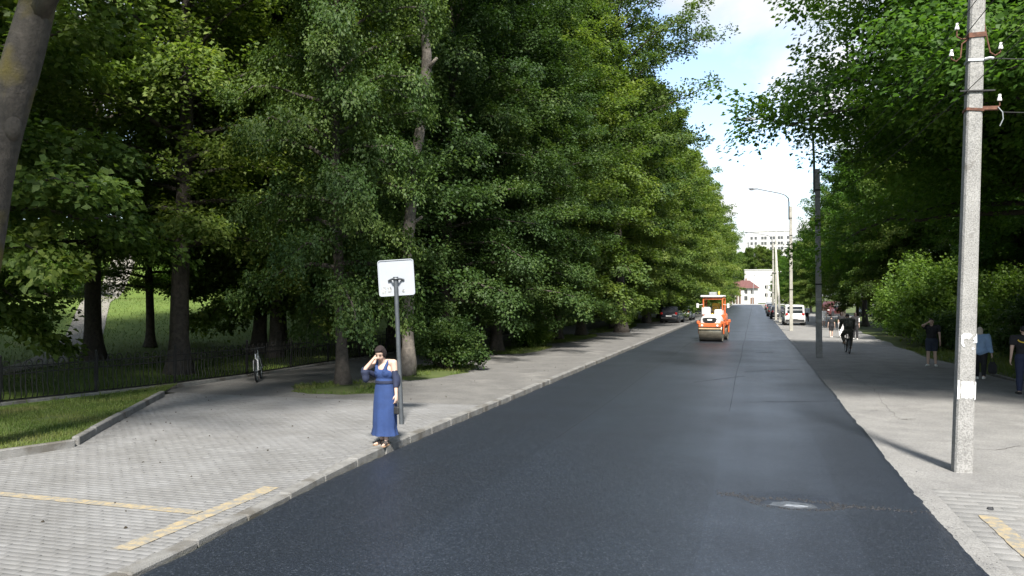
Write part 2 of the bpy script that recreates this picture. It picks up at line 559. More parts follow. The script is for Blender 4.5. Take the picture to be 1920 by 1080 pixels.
# sunken spot: pale wet cover plate inside the dip, torn seam of crumbs to both sides
M['wet_plate'] = mat('dark_wet_plate', (0.055, 0.060, 0.068), 0.35, var=0.6, scale=14, bump=0.4, bump_scale=30, obj_coords=False)
M['puddle'] = mat('pale_wet_patch', (0.20, 0.212, 0.23), 0.3, var=0.5, scale=22, obj_coords=False)
def wob(cx, cy, rx, ry, n_, j):
    return [(cx + rx * (1 + rj.uniform(-j, j)) * math.cos(2 * math.pi * k_ / n_), cy + ry * (1 + rj.uniform(-j, j)) * math.sin(2 * math.pi * k_ / n_)) for k_ in range(n_)]
mbp = MB(); mbp.prism(wob(POT[0] - .02, POT[1] - .02, .27, .16, 18, .16), -0.06, -0.038)
mh = tag(mbp.build('manhole_cover', M['wet_plate']), 'sunken wet cover with a pale patch in a hole in the black road', 'manhole cover')
mbp = MB(); mbp.prism(wob(POT[0] + .0, POT[1] - .05, .13, .055, 14, .3), -0.039, -0.033); mbp.build('wet_patch', M['puddle'], mh)

def blob_rows(name, count, fn, size, m, seed, kind='stuff'):
    r_ = random.Random(seed); b_ = MB()
    for _ in range(count):
        x, y, z, s = fn(r_)
        s *= r_.uniform(*size)
        pts = []
        for dz in (0, 1):
            for k_ in range(5):
                a = 2 * math.pi * (k_ + r_.uniform(-.25, .25)) / 5
                q = s * r_.uniform(.6, 1.1) * (1 if dz == 0 else .55)
                pts.append((x + q * math.cos(a), y + q * math.sin(a), z + dz * s * r_.uniform(.5, .9)))
        b_.add(pts, [(0, 1, 6, 5), (1, 2, 7, 6), (2, 3, 8, 7), (3, 4, 9, 8), (4, 0, 5, 9), (5, 6, 7, 8, 9)])
    return b_.build(name, m, kind=kind)
def tear(r_):
    t = r_.random()
    if r_.random() < .55:
        a = r_.uniform(0, 2 * math.pi); q = r_.uniform(.85, 1.25)
        x, y = POT[0] + .5 * q * math.cos(a), POT[1] + .24 * q * math.sin(a)
    else:
        x = POT[0] + r_.choice([r_.uniform(-.95, -.4), r_.uniform(.4, 1.5)])
        y = POT[1] + .05 - .10 * max(0, x - POT[0]) + .12 * max(0, POT[0] - x) + r_.gauss(0, .05)
    return x, y, road_z(x, y) - .004, 1
tag(blob_rows('asphalt_crumbs', 650, tear, (.006, .022), M['crumb'], 5), 'loose black asphalt crumbs around the torn sunken spot in the road', 'rubble')
def edge_crumb(r_):
    y = 6.5 + 22 * r_.random() ** 1.5
    return edge(RIGHT_E, y) + .012 * math.sin(y * .9) + abs(r_.gauss(0.0, .07)) - .03, y, -0.022, 1
tag(blob_rows('edge_crumbs', 1600, edge_crumb, (.003, .012), M['crumb'], 6), 'black crumbs spilling from the right edge of the fresh asphalt', 'rubble')

# thin construction seams across the far carpet
M['seam'] = mat('asphalt_seam', (0.014, 0.0175, 0.0235), 0.75, var=0.3, scale=6, obj_coords=False)
mbs = MB()
for p0, p1, wd in (((1392, 754), (1572, 752), .07), ((1300, 717), (1395, 705), .07), ((1395, 697), (1500, 692), .07), ((1418, 661), (1450, 661), .2)):
    a, c = at(*p0, .004), at(*p1, .004)
    n_ = 14; d = (c - a); q = Vector((-d.y, d.x, 0)).normalized()
    r0 = []
    for i in range(n_ + 1):
        p = a + d * (i / n_) + q * rj.uniform(-.03, .03)
        r0.append([p - q * wd * rj.uniform(.1, .6), p + q * wd * rj.uniform(.1, .6)])
    mbs.loft(r0, close_ring=False, cap=False)
for x_, y_a, y_b in ((-3.40, 14, 120), (-.56, 18.4, 200)):
    rows = []
    for i in range(120):
        y_ = y_a + (y_b - y_a) * (i / 119) ** 1.6
        w_ = rj.uniform(.001, .007) + .00012 * y_
        rows.append([(x_ - w_ + .02 * math.sin(y_ * .4), y_, .004), (x_ + w_ + .02 * math.sin(y_ * .4), y_, .004)])
    mbs.loft(rows, close_ring=False, cap=False)
mbs.build('road_seam', M['seam'], kind='structure')

# ---- left pavement --------------------------------------------------------
def zl(y): return 0.012 + 0.068 * float(smooth(8.6, 12.0, y))
KERB_X = [(p[0], p[1] - 0.02) for p in LEFT_E]
# kerb stones along the road
def kerb_stone_mesh(ln, wd, ht):
    b_ = MB(); b_.box((0, 0, 0), (wd, ln, ht), bevel=.018)
    return b_.mesh('kerb_stone', M['concrete'])
kerb_root = empty('kerb', (0, 0, 0)); kerb_root['kind'] = 'structure'
kme = kerb_stone_mesh(.985, .18, .26)
y = 4.0
while y < 62:
    o = link('kerb_stone', kme, kerb_root)
    ym = y + .5
    o.location = (edge(KERB_X, ym) - .09 + rj.uniform(-.008, .008), ym, zl(ym) + .012 - .13 + rj.uniform(-.006, .006))
    o.rotation_euler = (math.atan2(zl(ym + .5) - zl(ym - .5), 1.0), rj.uniform(-.02, .02), -math.atan2(edge(KERB_X, ym + .5) - edge(KERB_X, ym - .5), 1) + rj.uniform(-.006, .006))
    y += 1.0
far = MB()
while y < 250:
    far.box((edge(KERB_X, y + 1) - .09 + rj.uniform(-.012, .012), y + 1, zl(y) + .012 - .13), (.18, 1.97, .26), bevel=.02)
    y += 2
far.build('far_kerb_run', M['concrete'], kerb_root, kind='stuff')

def joint_strip(name, x_of, y0, y1, z_of, m, width_x, step=1.0):
    secs_ = []; y_ = y0
    while y_ <= y1 + 1e-6:
        secs_.append([(width_x(y_), y_, z_of(y_)), (x_of(y_), y_, z_of(y_))]); y_ += step
    b_ = MB(); b_.loft(secs_, close_ring=False, cap=False)
    return b_.build(name, m, kind='structure')
BAY_Y1 = 17.2
KL = [(-14.0, 16.35), (-10.84, 10.6), (-11.25, 9.5), (-12.2, 7.2), (-13.3, 5.0), (-14.5, 2.5)]   # kerb of the grass corner
def kl_x(y):
    t = sorted(KL, key=lambda p: p[1])
    return float(np.interp(y, [p[1] for p in t], [p[0] for p in t]))
def bay_x0(y): return kl_x(y) if y < 16.35 else -14.2
bay = joint_strip('parking_bay', lambda y: edge(KERB_X, y) - .17, -20, BAY_Y1, lambda y: zl(y) - .0045, M['joint_sand'], lambda y: bay_x0(y) - .05, .2)
# concrete pavers, running bond: the nearest 300 one by one, the others as one part
def paver_mat():
    m, t, b = new_mat('grey_paver')
    n, l = t.nodes, t.links
    at_ = n.new('ShaderNodeAttribute'); at_.attribute_name = 'tint'
    oi = n.new('ShaderNodeObjectInfo')
    ad = n.new('ShaderNodeMath'); ad.operation = 'ADD'
    l.new(at_.outputs['Fac'], ad.inputs[0]); l.new(oi.outputs['Random'], ad.inputs[1])
    fr_ = n.new('ShaderNodeMath'); fr_.operation = 'FRACT'; l.new(ad.outputs[0], fr_.inputs[0])
    rp = n.new('ShaderNodeValToRGB'); e = rp.color_ramp.elements
    e[0].color = (0.162, 0.162, 0.162, 1); e[1].color = (0.186, 0.186, 0.185, 1)
    l.new(fr_.outputs[0], rp.inputs['Fac'])
    src = n.new('ShaderNodeNewGeometry').outputs['Position']
    no = n.new('ShaderNodeTexNoise'); no.inputs['Scale'].default_value = 0.8; no.inputs['Detail'].default_value = 8; no.inputs['Roughness'].default_value = .65
    l.new(src, no.inputs['Vector'])
    r2 = n.new('ShaderNodeValToRGB'); r2.color_ramp.elements[0].position = .35; r2.color_ramp.elements[1].position = .7
    r2.color_ramp.elements[0].color = (.78, .77, .75, 1); r2.color_ramp.elements[1].color = (1.1, 1.1, 1.1, 1)
    l.new(no.outputs['Fac'], r2.inputs['Fac'])
    hm = n.new('ShaderNodeMix'); hm.data_type = 'RGBA'; hm.blend_type = 'MULTIPLY'; hm.inputs['Factor'].default_value = 1
    l.new(rp.outputs['Color'], hm.inputs['A']); l.new(r2.outputs['Color'], hm.inputs['B'])
    l.new(hm.outputs['Result'], b.inputs['Base Color'])
    b.inputs['Roughness'].default_value = .85
    n3 = n.new('ShaderNodeTexNoise'); n3.inputs['Scale'].default_value = 120; l.new(src, n3.inputs['Vector'])
    bp = n.new('ShaderNodeBump'); bp.inputs['Strength'].default_value = .35; bp.inputs['Distance'].default_value = .004
    l.new(n3.outputs['Fac'], bp.inputs['Height']); l.new(bp.outputs['Normal'], b.inputs['Normal'])
    return m
M['paver'] = paver_mat()
PW, PD, G_ = .20, .10, .005
def paver_geo():
    hx, hy, c = (PW - G_) / 2, (PD - G_) / 2, .0022
    v = [(-hx, -hy, -.05), (hx, -hy, -.05), (hx, hy, -.05), (-hx, hy, -.05),
         (-hx, -hy, -c), (hx, -hy, -c), (hx, hy, -c), (-hx, hy, -c),
         (-hx + c, -hy + c, 0), (hx - c, -hy + c, 0), (hx - c, hy - c, 0), (-hx + c, hy - c, 0)]
    f = [(8, 9, 10, 11)]
    for k_ in range(4):
        k2 = (k_ + 1) % 4
        f += [(k_, k2, 4 + k2, 4 + k_), (4 + k_, 4 + k2, 8 + k2, 8 + k_)]
    return np.array(v), np.array(f)
pv, pf = paver_geo()
paver_me = np_mesh('paver', pv, pf, M['paver'])
cells = []
yy, row = 4.55, 0
while yy < BAY_Y1 - .05:
    xr = edge(KERB_X, yy) - .185
    xx = -5.6 - (PW / 2 if row % 2 else 0)
    x0 = bay_x0(yy)
    while xx > x0 - .02:
        a_, b__ = max(xx - PW / 2, x0 + .06), min(xx + PW / 2, xr)
        if b__ - a_ > .05: cells.append(((a_ + b__) / 2, yy, (b__ - a_) / PW))
        xx -= PW
    yy += PD; row += 1
def in_view(x, y, z=0.0):
    p = REF_ROT.transposed() @ Vector((x, y, z - CAM_H))
    return p.z < -.5 and abs(p.x / -p.z) < .645 and p.y / -p.z > -.365
cells.sort(key=lambda c: (not in_view(c[0], c[1]), c[0] ** 2 + c[1] ** 2))
big = []
for i, (x, y, sx) in enumerate(cells):
    tilt = (rj.uniform(-.004, .004) + math.atan2(zl(y + .1) - zl(y - .1), .2), rj.uniform(-.006, .006), rj.uniform(-.012, .012))
    loc = (x, y, zl(y) + rj.uniform(-.0025, .0025))
    if i < 300:
        o = link('paver', paver_me, bay); o.location = loc; o.rotation_euler = tilt; o.scale = (sx, 1, 1)
    else:
        big.append(np.array((Matrix.Translation(loc) @ Euler(tilt).to_matrix().to_4x4() @ Matrix.Diagonal((sx, 1, 1, 1)))))
mats_ = np.array(big)
hv = np.concatenate([pv, np.ones((len(pv), 1))], 1)
V = np.einsum('nij,kj->nki', mats_, hv)[:, :, :3].reshape(-1, 3)
F = (pf[None] + (np.arange(len(big)) * len(pv))[:, None, None]).reshape(-1, 4)
tint = np.repeat(np.random.RandomState(2).rand(len(big)), len(pf))
link('paver_field', np_mesh('paver_field', V, F, M['paver'], tint), bay, kind='stuff')

# worn yellow bay markings: thin paint on the pavers
def paint_mat():
    m, t, b = new_mat('worn_yellow_paint')
    n, l = t.nodes, t.links
    src = n.new('ShaderNodeNewGeometry').outputs['Position']
    no = n.new('ShaderNodeTexNoise'); no.inputs['Scale'].default_value = 9; no.inputs['Detail'].default_value = 8; no.inputs['Roughness'].default_value = .75
    l.new(src, no.inputs['Vector'])
    rp = n.new('ShaderNodeValToRGB'); e = rp.color_ramp.elements
    e[0].position = .44; e[0].color = (.185, .18, .165, 1)
    e[1].position = .60; e[1].color = (.33, .262, .152, 1)
    l.new(no.outputs['Fac'], rp.inputs['Fac']); l.new(rp.outputs['Color'], b.inputs['Base Color'])
    b.inputs['Roughness'].default_value = .8
    return m
M['paint'] = paint_mat()
def stripe(name, p, q, wd, zf, seed):
    r_ = random.Random(seed); p, q = Vector(p), Vector(q)
    d = q - p; n_ = max(4, int(d.length / .12)); s = Vector((-d.y, d.x)).normalized() * wd / 2
    rows = []
    for i in range(n_ + 1):
        c = p + d * (i / n_)
        a, b_ = c - s * r_.uniform(.9, 1.05), c + s * r_.uniform(.9, 1.05)
        rows.append([(a.x, a.y, zf(a.y)), (b_.x, b_.y, zf(b_.y))])
    m_ = MB(); m_.loft(rows, close_ring=False, cap=False)
    return m_.build(name, M['paint'], kind='structure')
stripe('parking_line', (-6.08, 6.55), (-6.14, 9.25), .23, lambda y: zl(y) + .006, 1)
stripe('parking_line', (-6.24, 7.93), (-10.9, 7.95), .17, lambda y: zl(y) + .0062, 2)

# old asphalt pavement beyond the bay, footpath behind the tree row
joint_strip('left_pavement', lambda y: edge(KERB_X, y) - .17, BAY_Y1, 250, lambda y: zl(y) - .004, M['old_asphalt'], lambda y: -14.9, 2.0)
# low kerb of the grass corner
corner_root = empty('grass_kerb', (0, 0, 0)); corner_root['kind'] = 'structure'
cme = {}
def kerb_run(a, c, n_):
    a, c = Vector(a), Vector(c); d = c - a; ln = d.length / n_
    key = round(ln, 3)
    if key not in cme:
        b_ = MB(); b_.box((0, 0, 0), (.12, ln - .012, .30), bevel=.015); cme[key] = b_.mesh('kerb_stone', M['concrete'])
    for i in range(n_):
        p = a + d * ((i + .5) / n_)
        o = link('kerb_stone', cme[key], corner_root)
        o.location = (p.x + rj.uniform(-.008, .008), p.y, zl(p.y) - .02 + rj.uniform(-.006, .008))
        o.rotation_euler = (0, rj.uniform(-.02, .02), -math.atan2(d.x, d.y) + rj.uniform(-.008, .008))
kerb_run((-14.05, 16.45), (-10.9, 10.72), 7)
kerb_run((-10.85, 10.66), (-11.27, 9.5), 1)
kerb_run((-11.28, 9.45), (-14.5, 2.5), 7)

# ---- right pavement ------------------------------------------------------
RW = [(-30, 8.3), (20, 7.95), (27, 7.6), (40, 6.95), (60, 7.4), (95, 8.0), (112, 13.0), (128, 13.0), (140, 7.0), (260, 7.0)]
def rw_x(y): return edge(RW, y) + .12 * math.sin(y * .8) * float(smooth(22, 30, y))
joint_strip('right_pavement', rw_x, 12.0, 260, lambda y: -.030, M['pale_asphalt'], lambda y: edge(RIGHT_E, y) - .12, 1.0)
joint_strip('right_bay', lambda y: 8.3, -20, 12.0, lambda y: -.0245, M['edge_concrete'], lambda y: edge(RIGHT_E, y) - .12, 1.0)
bayr = [o for o in COL.objects if o.name == 'right_bay'][0]
slabs = []
yy, row = 5.2, 0
SLW, SLD = .4, .2
sv = pv.copy(); sv[:, 0] *= (SLW - .002) / (PW - G_); sv[:, 1] *= (SLD - .002) / (PD - G_)
sv[8:, 0] = np.sign(sv[8:, 0]) * ((SLW - .002) / 2 - .0015); sv[8:, 1] = np.sign(sv[8:, 1]) * ((SLD - .002) / 2 - .0015); sv[4:8, 2] = -.001
slab_me = np_mesh('paver', sv, pf, M['pale_slab'])
M['pale_slab'].node_tree.nodes['Principled BSDF'].inputs['Roughness'].default_value = .8
while yy < 11.92:
    xl_ = edge(RIGHT_E, yy) + .205
    xx = xl_ - (SLW / 2 if row % 2 else 0) + SLW / 2
    while xx < 7.4:
        a_ = max(xx - SLW / 2, xl_); wd = xx + SLW / 2 - a_
        if in_view((a_ + wd / 2), yy) and wd > .03:
            o = link('paver', slab_me, bayr); o.scale = (wd / SLW, 1, 1)
            o.location = (a_ + wd / 2, yy, -.022 + rj.uniform(-.001, .001)); o.rotation_euler = (rj.uniform(-.003, .003), rj.uniform(-.003, .003), 0)
        xx += SLW
    yy += SLD; row += 1
joint_strip('edge_strip', lambda y: edge(RIGHT_E, y) + .20, 2.0, 60, lambda y: -.016, M['pale_asphalt'], lambda y: edge(RIGHT_E, y) - .10, 1.0)
stripe('parking_line', (2.66, 6.4), (2.60, 10.6), .2, lambda y: -.014, 3)
# narrow kerb between pavement and grass on the right
rk = empty('park_kerb', (0, 0, 0)); rk['kind'] = 'structure'
b_ = MB(); b_.box((0, 0, 0), (.08, .99, .18), bevel=.012); rkm = b_.mesh('kerb_stone', M['concrete'])
y = 16.0
while y < 30:
    o = link('kerb_stone', rkm, rk); o.location = (edge(RW, y + .5) + .05, y + .5, -.06); o.rotation_euler = (0, rj.uniform(-.05, .05), -math.atan2(edge(RW, y + 1) - edge(RW, y), 1)); y += 1

# small dark hole in the pavement by the big pole, hairline cracks
tag(blob_rows('dirt_clod', 1, lambda r_: (2.72, 10.95, -.03, 1), (.055, .06), M['crumb'], 3, None), 'small black asphalt lump on pavement near the foot of the big pole', 'lump')
M['crack'] = mat('crack_fill', (0.06, 0.055, 0.05), 0.9, var=.3, obj_coords=False)
mbs = MB()
def crack(pts, wd, z):
    rows = []
    ps = [at(*p, z) for p in pts]
    for i in range(len(ps) - 1):
        for k_ in range(8):
            p = ps[i].lerp(ps[i + 1], k_ / 8); d = (ps[i + 1] - ps[i]).normalized(); q = Vector((-d.y, d.x, 0))
            p = p + q * rj.uniform(-.05, .05)
            rows.append([p - q * wd * rj.uniform(.2, 1), p + q * wd * rj.uniform(.2, 1)])
    mbs.loft(rows, close_ring=False, cap=False)
crack([(1585, 700), (1640, 730), (1665, 765), (1690, 790)], .008, -.026)
crack([(1690, 786), (1720, 785)], .035, -.025)
crack([(1668, 716), (1680, 717)], .06, -.024)
crack([(1690, 723), (1705, 724)], .05, -.024)
crack([(1632, 769), (1650, 769)], .025, -.024)
crack([(1820, 841), (1870, 843), (1919, 835)], .012, -.025)
mbs.build('pavement_crack', M['crack'], kind='structure')

# ---- cross street at the far end ---------------------------------------------
M['far_street'] = ground_mat('bright_street', (.40, .39, .37), (.5, .49, .47), .5)
plane_obj('cross_street', [(-70, 262), (60, 262), (60, 280), (-70, 280)], .02, M['far_street'])

# ---- park: lawn that rises to a bank, with a path ------------------------------
from mathutils import noise as mnoise
def lawn_h(x, y):
    d = -15.6 - x
    q = max(0, d) * .7 + (y - 15) * .5
    h = (2.3 * float(smooth(12, 33, q)) + 6.5 * float(smooth(35, 50, q))) * float(smooth(2, 12, d))
    return h + .10 * mnoise.noise(Vector((x * .22, y * .22, 3.1))) * min(1, max(0, d / 3)) + .06
secs = []
gx = list(np.concatenate([np.linspace(-15.45, -30, 16), np.linspace(-31, -75, 34), np.linspace(-80, -140, 8)]))
for y in np.concatenate([np.linspace(-10, 90, 70), np.linspace(95, 260, 18)]):
    secs.append([(x, y, lawn_h(x, y)) for x in gx] )
mb = MB(); mb.loft(secs, close_ring=False, cap=False)
mb.build('park_lawn', M['lawn'], smooth=True, angle=None, kind='structure')
pts = [(-19, 8), (-21.5, 15), (-24.6, 22.4), (-31, 31), (-39.6, 40.5), (-45, 47), (-49, 53), (-52.5, 59), (-57, 66)]
rows = []
for i in range(len(pts) - 1):
    for k_ in range(8):
        p = Vector(pts[i]).lerp(Vector(pts[i + 1]), k_ / 8); d = (Vector(pts[i + 1]) - Vector(pts[i])).normalized(); q = Vector((-d.y, d.x)) * .8
        rows.append([(p.x + q.x * t, p.y + q.y * t, lawn_h(p.x + q.x * t, p.y + q.y * t) + .035) for t in (-1, -.5, 0, .5, 1)])
mb = MB(); mb.loft(rows, close_ring=False, cap=False)
M['park_path'] = ground_mat('pale_park_path', (.17, .16, .14), (.23, .215, .19), 1.3)
mb.build('park_path', M['park_path'], smooth=True, angle=None, kind='structure')

# ---- grass corner, grass strips round the street trees, right verge -----------
GRASS = [(-10.95, 10.55), (-14.05, 16.3), (-15.35, 18.6), (-15.4, 12), (-16.5, 4), (-15, 2.5), (-14.6, 2.6), (-11.35, 9.5)]
plane_obj('grass_corner', GRASS, .12, M['earth'])
ISL = []
def island(cx, cy, rx, ry, seed):
    r_ = random.Random(seed); n_ = 22
    poly = [(cx + rx * (1 + r_.uniform(-.14, .14)) * math.cos(2 * math.pi * k_ / n_), cy + ry * (1 + r_.uniform(-.12, .12)) * math.sin(2 * math.pi * k_ / n_)) for k_ in range(n_)]
    ISL.append((cx, cy, rx, ry))
    mb_ = MB(); vs_ = [(cx, cy, zl(30) + .04)] + [(p[0], p[1], zl(30) - .001) for p in poly]
    mb_.add(vs_, [(0, 1 + k_, 1 + (k_ + 1) % n_) for k_ in range(n_)])
    mb_.build('grass_strip', M['earth'], kind='structure')
island(-10.6, 19.4, 1.5, 1.5, 1); island(-10.3, 24.5, 1.25, 2.9, 2); island(-10.4, 36.0, 1.1, 3.5, 4)
island(-10.5, 46.5, 1.2, 5.5, 5); island(-10.4, 62, 1.2, 8.5, 6); island(-10.4, 84, 1.3, 11, 7); island(-10.4, 120, 1.4, 22, 8)

def blades(name, pts, hgt, seed, wd=.007, z_of=None):
    rs = np.random.RandomState(seed)
    n_ = len(pts)
    P = np.array(pts)
    if P.shape[1] == 2: P = np.concatenate([P, np.array([[z_of(x, y)] for x, y in P])], 1)
    a = rs.rand(n_) * 2 * np.pi
    h = hgt * (.45 + .9 * rs.rand(n_))
    lean = (.15 + .6 * rs.rand(n_)) * h
    b_ = rs.rand(n_) * 2 * np.pi
    sx, sy = np.cos(a) * wd, np.sin(a) * wd
    Vv = np.zeros((n_, 3, 3))
    Vv[:, 0] = P + np.stack([sx, sy, np.zeros(n_)], 1)
    Vv[:, 1] = P - np.stack([sx, sy, np.zeros(n_)], 1)
    Vv[:, 2] = P + np.stack([np.cos(b_) * lean, np.sin(b_) * lean, h], 1)
    Fv = np.arange(n_ * 3).reshape(-1, 3)
    patch = np.array([mnoise.noise(Vector((p[0] * .9, p[1] * .9, seed))) for p in P])
    tint = np.clip(.42 + .55 * patch + .25 * (rs.rand(n_) - .5), 0, 1)
    return link(name, np_mesh(name, Vv.reshape(-1, 3), Fv, M['grass'], tint), kind='stuff')
def pip(x, y, poly):
    c = False; j = len(poly) - 1
    for i in range(len(poly)):
        if (poly[i][1] > y) != (poly[j][1] > y) and x < (poly[j][0] - poly[i][0]) * (y - poly[i][1]) / (poly[j][1] - poly[i][1]) + poly[i][0]: c = not c
        j = i
    return c
rg = random.Random(11); pts = []
while len(pts) < 26000:
    x, y = rg.uniform(-16.4, -10.9), rg.uniform(7.0, 18.6)
    if pip(x, y, GRASS) and mnoise.noise(Vector((x * 1.3, y * 1.3, 8))) > -.35 + .3 * rg.random() - .3: pts.append((x, y))
tag(blades('grass', pts, .075, 21, z_of=lambda x, y: .115), 'tufted grass with dry patches in the kerbed corner', 'grass')
pts = []
for cx, cy, rx, ry in ISL[:6]:
    for _ in range(int(900 * min(rx * ry, 6))):
        a, q = rg.uniform(0, 6.283), math.sqrt(rg.random())
        x, y = cx + rx * 1.02 * q * math.cos(a), cy + ry * 1.02 * q * math.sin(a)
        if mnoise.noise(Vector((x * 1.1, y * 1.1, 2))) > -.12: pts.append((x, y))
tag(blades('grass', pts, .09, 22, .012, z_of=lambda x, y: .09), 'thin grass on the strips round the street trees', 'grass')
pts = [(rg.uniform(7.9, 13) if y < 30 else rg.uniform(7.1, 12), y) for y in [rg.uniform(15, 44) for _ in range(16000)]]
pts = [p for p in pts if p[0] > rw_x(p[1]) + .12]
tag(blades('grass', pts, .16, 23, .013, z_of=lambda x, y: -.06), 'long grass along the shaded right verge', 'grass')
pts = [(rg.uniform(-45, -15.7), rg.uniform(8, 60)) for _ in range(30000)]
tag(blades('grass', pts, .12, 24, .018, z_of=lawn_h), 'park grass behind the iron fence', 'grass')

# fallen leaves and bits on the bay
rl = random.Random(31)
M['litter'] = leaf_mat('dry_leaf', (.035, .028, .018), (.07, .055, .03), (.12, .10, .05), .1)
def litter(r_):
    x, y = r_.uniform(-13, -6.2), r_.uniform(6.5, 30)
    return x, y, zl(y) + .003, 1
o = blob_rows('leaf_litter', 110, litter, (.007, .024), M['litter'], 9)
tag(o, 'scattered dry leaf bits on the grey pavement', 'leaf litter')
# ------------------------------------------------------------------ trees
def unit(v): return v / np.maximum(np.linalg.norm(v, axis=-1, keepdims=True), 1e-9)

def leaf_quads(B, D, Nn, Ls, width=.36, fold=.12):
    """B bases, D tip directions, Nn normals, Ls lengths -> verts (4 per leaf)"""
    S = unit(np.cross(D, Nn)); Nn = np.cross(S, D)
    L_ = Ls[:, None]
    V = np.zeros((len(B), 4, 3))
    V[:, 0] = B
    V[:, 1] = B + D * L_ * .48 + S * L_ * width + Nn * L_ * fold
    V[:, 2] = B + D * L_ - Nn * L_ * .10
    V[:, 3] = B + D * L_ * .48 - S * L_ * width + Nn * L_ * fold
    return V

def make_tree(seed, H, r, base, prof, n_limbs, leaf, leaf_m, bark_m, trunk_r, subs=20, per=85, elev=(5, 60), droop=.35,
              spray=.42, subl=.30, bend=.3, top=1.0, flat=.52, limb_wood=True, s0=.07, lv=(.74, 1.08), outw=.4, gap=0.0, sides=10):
    rs = np.random.RandomState(seed); r_ = random.Random(seed)
    wood = MB()
    # trunk with a flared foot
    tp, tr_ = [], []
    bx, by = r_.uniform(-bend, bend), r_.uniform(-bend, bend)
    def tpos(t):
        return np.array([bx * math.sin(t * 2.4) + .12 * math.sin(t * 7 + seed), by * math.sin(t * 2.0) + .12 * math.cos(t * 6 + seed) - .12, t * H])
    for t in (0, .012, .03, .06, .12, .2, .3, .42, .55, .7, .85, .96):
        p = tpos(t); p[2] -= .12 if t == 0 else 0
        tp.append(p); tr_.append(trunk_r * (1.9 if t == 0 else 1.5 if t == .012 else 1.2 if t == .03 else (1 - t) ** .85 + .03))
    p0 = tpos(0)
    wood.tube(tp, tr_, sides)
    Vs, Ts = [], []
    for i in range(n_limbs):
        u = (i + r_.uniform(.1, .9)) / n_limbs
        t = base / H + (top - base / H) * u ** .92
        az = i * 2.39996 + r_.uniform(-.45, .45)
        ln = r * prof(u) * r_.uniform(*lv)
        el = R(elev[0] + (elev[1] - elev[0]) * u + r_.uniform(-8, 8))
        o = tpos(t * .97)
        hd = np.array([math.cos(az), math.sin(az), 0])
        ss = np.linspace(0, 1, 9)
        pl = o + hd * (ln * ss * math.cos(el))[:, None] + np.array([0, 0, 1]) * (ln * (ss * math.sin(el) + droop * .25 * ss - droop * (.75 - .4 * u) * ss ** 2.2))[:, None]
        pl += rs.randn(9, 3) * .05 * ln * ss[:, None] * .5
        rad0 = trunk_r * (.26 * (1 - u) + .10)
        if limb_wood:
            wood.tube(pl[:8], [rad0 * (1 - .11 * k) for k in range(8)], 5, cap=False)
        limb_t = r_.gauss(0, .10)
        for j in range(subs):
            s = s0 + (1 - s0) * ((j + r_.random()) / subs)
            k = min(int(s * 8), 7); fr_ = s * 8 - k
            p = pl[k] * (1 - fr_) + pl[k + 1] * fr_
            tg = unit(pl[k + 1] - pl[k])
            side = np.array([-tg[1], tg[0], 0]); side /= max(np.linalg.norm(side), 1e-6)
            sg = 1 if j % 2 else -1
            an = R(r_.uniform(25, 75))
            d = tg * math.cos(an) + side * sg * math.sin(an) + np.array([0, 0, r_.uniform(-.40, .55)])
            d = d / np.linalg.norm(d)
            sl = max(.55, ln * subl * (1.15 - .5 * s) * r_.uniform(.7, 1.25))
            if gap and r_.random() < gap: continue
            n_ = int(per * r_.uniform(.75, 1.25))
            q = rs.rand(n_) ** .75
            wdt = (spray * sl * (1 - .55 * q) + .06)
            off = (rs.rand(n_) * 2 - 1) * wdt
            sd_ = np.cross(d, np.array([0, 0, 1.0])); sd_ /= max(np.linalg.norm(sd_), 1e-6)
            up = np.cross(sd_, d)
            B = p + d * (q * sl)[:, None] + sd_ * off[:, None] + up * (rs.randn(n_) * .12 * (1 + sl * .35) + .03)[:, None]
            B[:, 2] -= droop * .30 * sl * q ** 2 + .25 * np.abs(off) * droop
            D = unit(d * .75 + sd_ * (np.sign(off) * .75)[:, None] + rs.randn(n_, 3) * .38 + np.array([0, 0, -.18 - droop * .35]))
            Nn = unit(up + hd * outw + rs.randn(n_, 3) * flat)
            Ls = leaf * (.65 + .6 * rs.rand(n_))
            Vs.append(leaf_quads(B, D, Nn, Ls))
            Ts.append(np.clip(.47 + limb_t + r_.gauss(0, .10) + rs.randn(n_) * .12, 0, 1))
    V = np.concatenate(Vs).reshape(-1, 3)
    F = np.arange(len(V)).reshape(-1, 4)
    tm = wood.mesh('trunk', bark_m, smooth=True)
    # foliage normals: leave flat
    cm = np_mesh('crown', V, F, leaf_m, np.concatenate(Ts))
    return tm, cm

def p_column(u):                        # linden of the avenue: full skirts, rounded top
    return (0.84 + .2 * math.sin(min(u * 1.9, 1.57))) * (1 - .62 * max(0, (u - .55) / .45) ** 2)
def p_maple(u):
    return math.sqrt(max(.05, 1 - ((u - .24) / .79) ** 2))
def p_oval(u):
    return math.sqrt(max(.06, 1 - ((u - .46) / .60) ** 2))
def p_round(u):
    return max(.22, math.sqrt(max(0, 1 - ((u - .40) / .66) ** 2)))
def p_tall(u):
    return .6 + .4 * math.sin(min(u * 3.0, 3.0)) if u < .9 else .45

